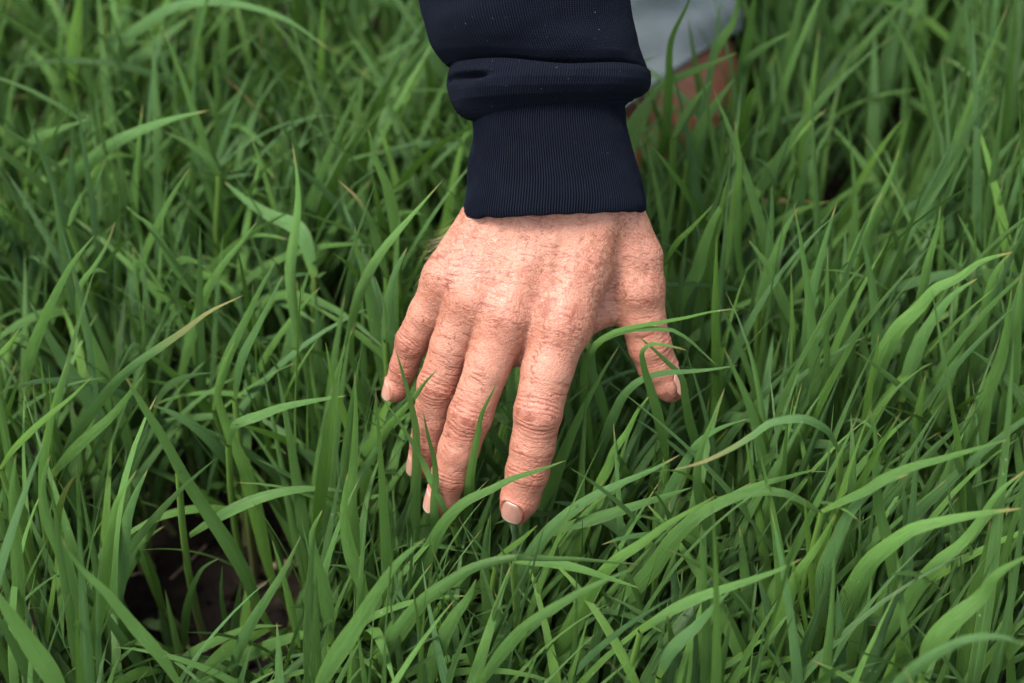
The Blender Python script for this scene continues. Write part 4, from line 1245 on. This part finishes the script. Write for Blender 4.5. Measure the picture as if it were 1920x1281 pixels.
def build_hero(h):
    px = np.array(h['pts'], float)
    v0, v1 = px[0, 1], px[-1, 1]
    ht = h['ht']
    hb = h['hb']
    if hb is None:
        hb = float(np.clip(ht - (v0 - v1) * K / math.cos(PITCH) * .80, .02, ht - .01))
    y0, y1 = at_h(*px[0], hb)[1], at_h(*px[-1], ht)[1]
    d = np.concatenate([[0], np.cumsum(np.linalg.norm(np.diff(px, axis=0), axis=1))]); d /= d[-1]
    P = np.array([at_y(u, v, y0 + (y1 - y0) * t) for (u, v), t in zip(px, d)])
    n = 30
    C = catmull(P, n)
    if h['front'] is not None:
        C = clear_side(C, h['front'])
    t = np.linspace(0, 1, n)
    dep = np.einsum('ij,j->i', C - CAM, F)
    T = np.gradient(C, axis=0); T /= np.linalg.norm(T, axis=1, keepdims=True)
    view = (C - CAM); view /= np.linalg.norm(view, axis=1, keepdims=True)
    # the blade's broad face looks up and outward, with its own roll and twist
    up = np.array([0, -.45, .9]) + np.zeros_like(C)
    side = np.cross(up * .6 - view * .55, T); side /= np.linalg.norm(side, axis=1, keepdims=True)
    ra = h['roll'] + h['twist'] * np.sin(t * math.pi * 1.3 + h['roll'] * 3)
    side = rot_about(side, T, ra)
    W = h['w'] * .84 / 2 * K / D0 * dep.mean() * width_prof(t, .42, .36)
    base = np.array([C[0, 0] + rng.normal(0, .004), C[0, 1] + rng.normal(0, .004), 0])
    base[2] = gz_at(base[0], base[1])
    pl = new_plant(base, h['label'])
    rn = rng.uniform(.55, 1.0)
    hue = h['hue'] if h['hue'] is not None else float(np.clip(rng.normal(.36, .22), 0, 1))
    link('leaf', blade_mesh('leaf', C, W, side, rn, hue, h['dry'], 5, rng.uniform(.12, .3), base), pl)
    if C[0, 2] > base[2] + .01:
        link('stem', stem_mesh(base - [0, 0, .004], C[0] + (C[1] - C[0]) * .2, .0021, .0015, base), pl)
    # lower leaves of the same plant
    for _ in range(2):
        for _try in range(8):
            f = rng.uniform(.25, .9)
            b = base + (C[0] - base) * f
            Cc, Wc, Sc = rand_leaf(b, rng.uniform(0, 2 * math.pi), rng.uniform(.7, 1.35), rng.uniform(.05, .12), rng.uniform(.3, 1.6), rng.uniform(.0022, .0038), rng.normal(0, .8))
            if Cc[:, 2].max() < .13 and Cc[:, 2].min() > -.0 and not blocked(Cc) and not over_soil(Cc):
                link('leaf', blade_mesh('leaf', Cc, Wc, Sc, rng.uniform(0, .9), float(np.clip(rng.normal(.4, .25), 0, 1)), float(rng.uniform() > .995), 3, .25, base), pl)
                break

for h in HERO:
    build_hero(h)
HEROBASE = None

# plants round them
def region_label(u, v):
    if v < 330:
        if u < 300: return 'in the blurred far upper left corner'
        if u < 560: return 'behind the low tangle at upper left'
        if u < 800: return 'in the blurred stand left of the sleeve'
        if u < 1240: return 'behind the navy sleeve'
        if u < 1450: return 'in front of the bare knee'
        if u < 1680: return 'in the blurred stand right of the knee'
        return 'in the blurred far upper right corner'
    if v < 720:
        if u < 230: return 'by the left edge level with the wrist'
        if u < 480: return 'in the stand above the bare soil'
        if u < 730: return 'in the stand left of the little finger'
        if u < 1240: return 'behind the hand'
        if u < 1450: return 'right beside the thumb'
        if u < 1680: return 'between thumb and dense right clump'
        return 'in the dense clump at the right edge'
    if v < 1010:
        if u < 230: return 'by the left edge beside the bare soil'
        if u < 520: return 'on the back rim of the bare soil'
        if u < 780: return 'between bare soil and ring finger'
        if u < 1100: return 'underneath the fingertips'
        if u < 1300: return 'below the thumb'
        if u < 1600: return 'in the lower right, below the thumb'
        return 'by the right edge below the dense clump'
    if u < 260: return 'in the bottom left corner clump'
    if u < 560: return 'beside the bare soil in front'
    if u < 800: return 'along the bottom, left of the fingertips'
    if u < 1150: return 'along the bottom below the fingertips'
    if u < 1500: return 'along the bottom right of the middle'
    if u < 1720: return 'along the bottom, left of the right corner'
    return 'in the bottom right corner'

PLACED = []
def name_placed():
    """every placed plant is told apart by its look and its order from the left in its part of the field"""
    reg = {}
    for o, u, v, tone in PLACED:
        reg.setdefault(region_label(u, v), []).append((u, o, tone))
    nth = ['first', 'second', 'third', 'fourth', 'fifth', 'sixth', 'seventh', 'eighth', 'ninth', 'tenth', 'eleventh', 'twelfth', 'thirteenth', 'fourteenth', 'fifteenth', 'sixteenth', 'seventeenth', 'eighteenth', 'nineteenth', 'twentieth', 'twenty-first', 'twenty-second', 'twenty-third', 'twenty-fourth', 'twenty-fifth', 'twenty-sixth', 'twenty-seventh', 'twenty-eighth', 'twenty-ninth', 'thirtieth']
    for place, lst in reg.items():
        lst.sort(key=lambda q: q[0])
        for k, (u, o, tone) in enumerate(lst):
            order_ = 'leftmost' if k == 0 else ('rightmost' if k == len(lst) - 1 else nth[min(k, 29)] + ' from left')
            look = 'yellowish green' if tone > .52 else ('bluish green' if tone < .30 else 'mid green')
            o['label'] = '%s wheat plant, %s %s' % (look, order_, place)

def lean_at(u, v):
    """prevailing azimuth and looseness of the blades by place in the field"""
    if u > 1250 and v > 450: return math.radians(60), .75
    if u < 700 and v < 420: return math.radians(35), 1.3
    if u > 1200 and v < 450: return math.radians(70), .9
    if 560 < u < 1300 and v > 820: return math.radians(45), .8
    return math.radians(95), 1.1

def bare(x, y):
    """soil patches left open in the stand"""
    for (u, v, a, b) in ((395, 1120, 150, 105), (1650, 330, 75, 60), (1570, 330, 90, 70), (1620, 1170, 90, 60), (1270, 1240, 60, 30), (960, 1010, 70, 50)):
        c = at_h(u, v, .0)
        sx = a * K * 1.2; sy = b * K * 1.6
        if ((x - c[0]) / sx) ** 2 + ((y - c[1]) / sy) ** 2 < 1: return True
    return False

def gen_plant_leaves(base, h_scale, nleaf, az0, loose, wide=1.0, n=13, check=True, tries=6):
    """returns leaf specs and the stem top"""
    hs_ = rng.uniform(.03, .07) * h_scale
    top = base + np.array([rng.normal(0, .006), rng.normal(0, .006), hs_])
    out = []
    for i in range(nleaf):
        f = .25 + .75 * (i + 1) / nleaf
        for k in range(tries):
            b = base + (top - base) * f
            az = az0 + rng.normal(0, loose) + (math.pi * (i % 2) if rng.uniform() < .3 else 0)
            e0 = rng.uniform(1.05, 1.5)
            L = rng.uniform(.10, .20) * h_scale * (.75 + .25 * f) * (.85 ** k)
            bend = abs(rng.normal(.35, .42)) * (1 + .5 * (k > 2))
            if rng.uniform() < .15: bend += 1.0
            W = rng.uniform(.0019, .0038) * wide * (.8 + .2 * f)
            C, Wd, S = rand_leaf(b, az, e0, L, min(bend, 2.6), W, rng.normal(0, 1.1), n, rng.normal(0, .35))
            low = C[:, 2].min() < .0
            if low: continue
            if check and (blocked(C) or over_soil(C)): continue
            out.append((C, Wd, S)); break
    return out, top

YMIN, YMAX = -.30, .62
cands = []
rowgap = .0105
# scattered positions with row structure
pos = []
for _ in range(14000):
    y = rng.uniform(YMIN, YMAX); x = rng.uniform(-.42, .42)
    u, v = to_px(np.array([x, y, .10]))
    if -140 < u < 2060 and -160 < v < 1420 and not bare(x, y) and noise(np.array([[x * 17, y * 13, 0.]]), 5)[0] > (-.75 if v > 420 or u < 900 else -.5):
        if all((x - p[0]) ** 2 + (y - p[1]) ** 2 > .0095 ** 2 for p in pos):
            pos.append((x, y, u, v))
    if len(pos) >= 1250: break
print('positions', len(pos))
N_IND = 292 - n_plants
order = sorted(range(len(pos)), key=lambda i: np.linalg.norm(np.array([pos[i][0], pos[i][1], .12]) - CAM) + rng.uniform(0, .35) + (1.0 if not (0 < pos[i][2] < 1920 and -20 < pos[i][3] < 1300) else 0))
fillV, fillF, fillU, fillA, fb = [], [], [], [], 0
def push_fill(V, Fc, uv, rnd, hue, dry):
    global fb
    fillV.append(V); fillF.append(Fc + fb); fillU.append(uv); fillA.append(np.tile([rnd, hue, dry], (len(V), 1))); fb += len(V)

for rank, i in enumerate(order):
    x, y, u, v = pos[i]
    base = np.array([x, y, gz_at(x, y)])
    az0, loose = lean_at(u, v)
    ind = rank < N_IND
    tall = 1.12 if u > 1300 and v > 350 else 1.0
    if 200 < u < 560 and v > 950: tall = .72
    leaves, top = gen_plant_leaves(base, rng.uniform(.66, .98) * tall, 5 if ind else 4, az0, loose, 1.12 if u > 1250 else 1.0)
    if not leaves: continue
    if ind:
        pl = new_plant(base, region_label(u, v))
        link('stem', stem_mesh(base - [0, 0, .004], top, .0019, .0012, base), pl)
        hm = float(np.clip(rng.normal(.4, .17), 0, 1))
        PLACED.append((pl, u, v, hm))
        for C, Wd, S in leaves:
            link('leaf', blade_mesh('leaf', C, Wd, S, rng.uniform(0, 1), float(np.clip(rng.normal(hm, .12), 0, 1)), float(rng.uniform() > .996), 5, rng.uniform(.1, .35), base), pl)
    else:
        for C, Wd, S in leaves:
            V, Fc, uv = blade_arrays(C, Wd, S, 3, .25)
            push_fill(V, Fc, uv, rng.uniform(0, 1), float(np.clip(rng.normal(.4, .25), 0, 1)), float(rng.uniform() > .996))
# short undergrowth of side tillers
for _ in range(160):
    y = rng.uniform(YMIN, YMAX + .1); x = rng.uniform(-.45, .45)
    if bare(x, y): continue
    C, Wd, S = rand_leaf(np.array([x, y, gz_at(x, y)]), rng.uniform(0, 6.28), rng.uniform(.7, 1.45), rng.uniform(.05, .11), rng.uniform(.2, 1.3), rng.uniform(.0018, .0032), rng.normal(0, 1), 9)
    if blocked(C) or over_soil(C): continue
    V, Fc, uv = blade_arrays(C, Wd, S, 3, .25)
    push_fill(V, Fc, uv, rng.uniform(0, .7), float(np.clip(rng.normal(.5, .3), 0, 1)), float(rng.uniform() > .996))
# the field going on all round, out of the picture
tmpl = []
for _ in range(14):
    ls, _t = gen_plant_leaves(np.zeros(3), 1.0, 4, 1.2, 1.2, n=8, check=False)
    parts = [blade_arrays(C, Wd, S, 3, .25) for C, Wd, S in ls]
    o_ = 0; tv, tf, tu = [], [], []
    for V, Fc, uv in parts:
        tv.append(V); tf.append(Fc + o_); tu.append(uv); o_ += len(V)
    if parts: tmpl.append((np.concatenate(tv), np.concatenate(tf), np.concatenate(tu)))
cnt = 0
while cnt < 7500:
    x, y = rng.uniform(-3.2, 3.2), rng.uniform(-2.4, 4.2)
    if abs(x) < .43 and YMIN < y < YMAX: continue
    r = math.hypot(x, y)
    if rng.uniform() > (1.0 if r < 1.2 else 1.2 / r): continue
    P0 = np.array([x, y, .03])
    if (np.linalg.norm(P0[:2] - leg_c[:, :2], axis=1) < leg_r + .01).any(): continue
    V, Fc, uv = tmpl[int(rng.integers(len(tmpl)))]
    a = rng.normal(0, .8); s = rng.uniform(.85, 1.2)
    c_, s_ = math.cos(a), math.sin(a)
    Vr = np.stack([V[:, 0] * c_ - V[:, 1] * s_, V[:, 0] * s_ + V[:, 1] * c_, V[:, 2]], -1) * s + [x, y, 0]
    push_fill(Vr, Fc, uv, rng.uniform(0, 1), float(np.clip(rng.normal(.4, .25), 0, 1)), 0.0)
    cnt += 1
A = np.concatenate(fillA)
fill = link('wheat_crop', mesh('wheat_crop', np.concatenate(fillV), np.concatenate(fillF), M_LEAF, uv=np.concatenate(fillU), attrs=dict(rnd=A[:, 0], hue=A[:, 1], dry=A[:, 2])))
fill['kind'] = 'stuff'
fill['label'] = 'dense mass of young green wheat filling the field between and beyond the plants'
fill['category'] = 'wheat crop'

# ------------------------------------------------------------------ small things on the soil
def straw(u, v, ang, ln, r, label):
    c = at_h(u, v, .012)
    c[2] = gz_at(c[0], c[1]) + .004
    t = np.linspace(-.5, .5, 6)
    pts = np.stack([np.cos(ang) * t * ln, np.sin(ang) * t * ln, .002 * np.cos(t * 5)], -1)
    V, Fc = tube(pts, r, 6)
    o = link('straw_piece', mesh('straw_piece', V, Fc, M_STRAW))
    o.location = c
    o['label'] = label; o['category'] = 'straw'; o['group'] = 'dry straw bits on the soil'
straw(575, 1021, .05, .045, .0022, 'pale dry straw lying on soil behind the bare patch')
straw(520, 1246, .25, .035, .0007, 'thin dry stalk on the soil at the bottom, right of the bare patch')
straw(540, 1262, .4, .012, .0016, 'short pale straw chip at the bottom edge of the bare patch')

# dead thatch lying between the stems
lv, lf, lb = [], [], 0
for _ in range(420):
    x, y = rng.uniform(-.36, .36), rng.uniform(-.2, .55)
    if not bare(x, y) and rng.uniform() < .6: continue
    a_, ln_ = rng.uniform(0, 6.28), rng.uniform(.006, .035)
    t_ = np.linspace(-.5, .5, 4)
    pts = np.stack([x + np.cos(a_) * t_ * ln_, y + np.sin(a_) * t_ * ln_, gz_at(x, y) + .0025 + rng.uniform(0, .003) * (t_ + .5)], -1)
    v_, f_ = tube(pts, rng.uniform(.0002, .0008), 4)
    lv.append(v_); lf.append(f_ + lb); lb += len(v_)
lt = link('dry_litter', mesh('dry_litter', np.concatenate(lv), np.concatenate(lf), M_STRAW))
lt['kind'] = 'stuff'; lt['label'] = 'thin dry bits of dead leaf scattered on the soil'; lt['category'] = 'plant litter'

def weed(u, v, label):
    c = at_h(u, v, .01); c[2] = gz_at(c[0], c[1])
    e = empty('weed_seedling', tuple(c))
    e['label'] = label; e['category'] = 'weed'
    st = np.array([[0, 0, 0], [.001, 0, .006], [0, .001, .012]])
    V, Fc = tube(st, .0006, 5)
    link('stem', mesh('stem', V, Fc, M_WEED), e)
    for a, ln in ((2.7, .010), (-.3, .009), (1.4, .006)):
        t = np.linspace(0, 1, 7)
        C = np.stack([np.cos(a) * t * ln, np.sin(a) * t * ln, .012 + .002 * np.sin(t * 3)], -1)
        V, Fc, uv = blade_arrays(C, .0028 * np.sin(np.clip(t * .92 + .08, 0, 1) * math.pi) ** .6, np.tile([-np.sin(a), np.cos(a), 0.], (7, 1)), 3, .1)
        link('leaf', mesh('leaf', V, Fc, M_WEED), e)
weed(297, 1165, 'tiny yellow-green weed seedling on the bare soil at lower left')

# soil crumbs
cv, cf, cb = [], [], 0
ico = np.array([[0, 0, 1], [.9, 0, .4], [.28, .85, .4], [-.72, .53, .4], [-.72, -.53, .4], [.28, -.85, .4], [.72, .53, -.4], [-.28, .85, -.4], [-.9, 0, -.4], [-.28, -.85, -.4], [.72, -.53, -.4], [0, 0, -1]])
icf = np.array([[0, 1, 2], [0, 2, 3], [0, 3, 4], [0, 4, 5], [0, 5, 1], [1, 6, 2], [2, 7, 3], [3, 8, 4], [4, 9, 5], [5, 10, 1], [6, 7, 2], [7, 8, 3], [8, 9, 4], [9, 10, 5], [10, 6, 1], [11, 7, 6], [11, 8, 7], [11, 9, 8], [11, 10, 9], [11, 6, 10]])
for _ in range(3800):
    x, y = rng.uniform(-.4, .4), rng.uniform(-.25, .6)
    s = rng.uniform(.0012, .0055) if rng.uniform() < .9 else rng.uniform(.005, .010)
    v = ico * (1 + rng.normal(0, .18, (12, 1))) * s * np.array([1, 1, .75]) + [x, y, gz_at(x, y) + s * .3]
    cv.append(v); cf.append(icf + cb); cb += 12
cl = link('soil_crumbs', mesh('soil_crumbs', np.concatenate(cv), np.concatenate(cf), M_SOIL, smooth=False))
cl['kind'] = 'stuff'
cl['label'] = 'loose dark crumbs and clods of soil between the wheat'
cl['category'] = 'soil crumbs'
name_placed()
print('plants', n_plants)
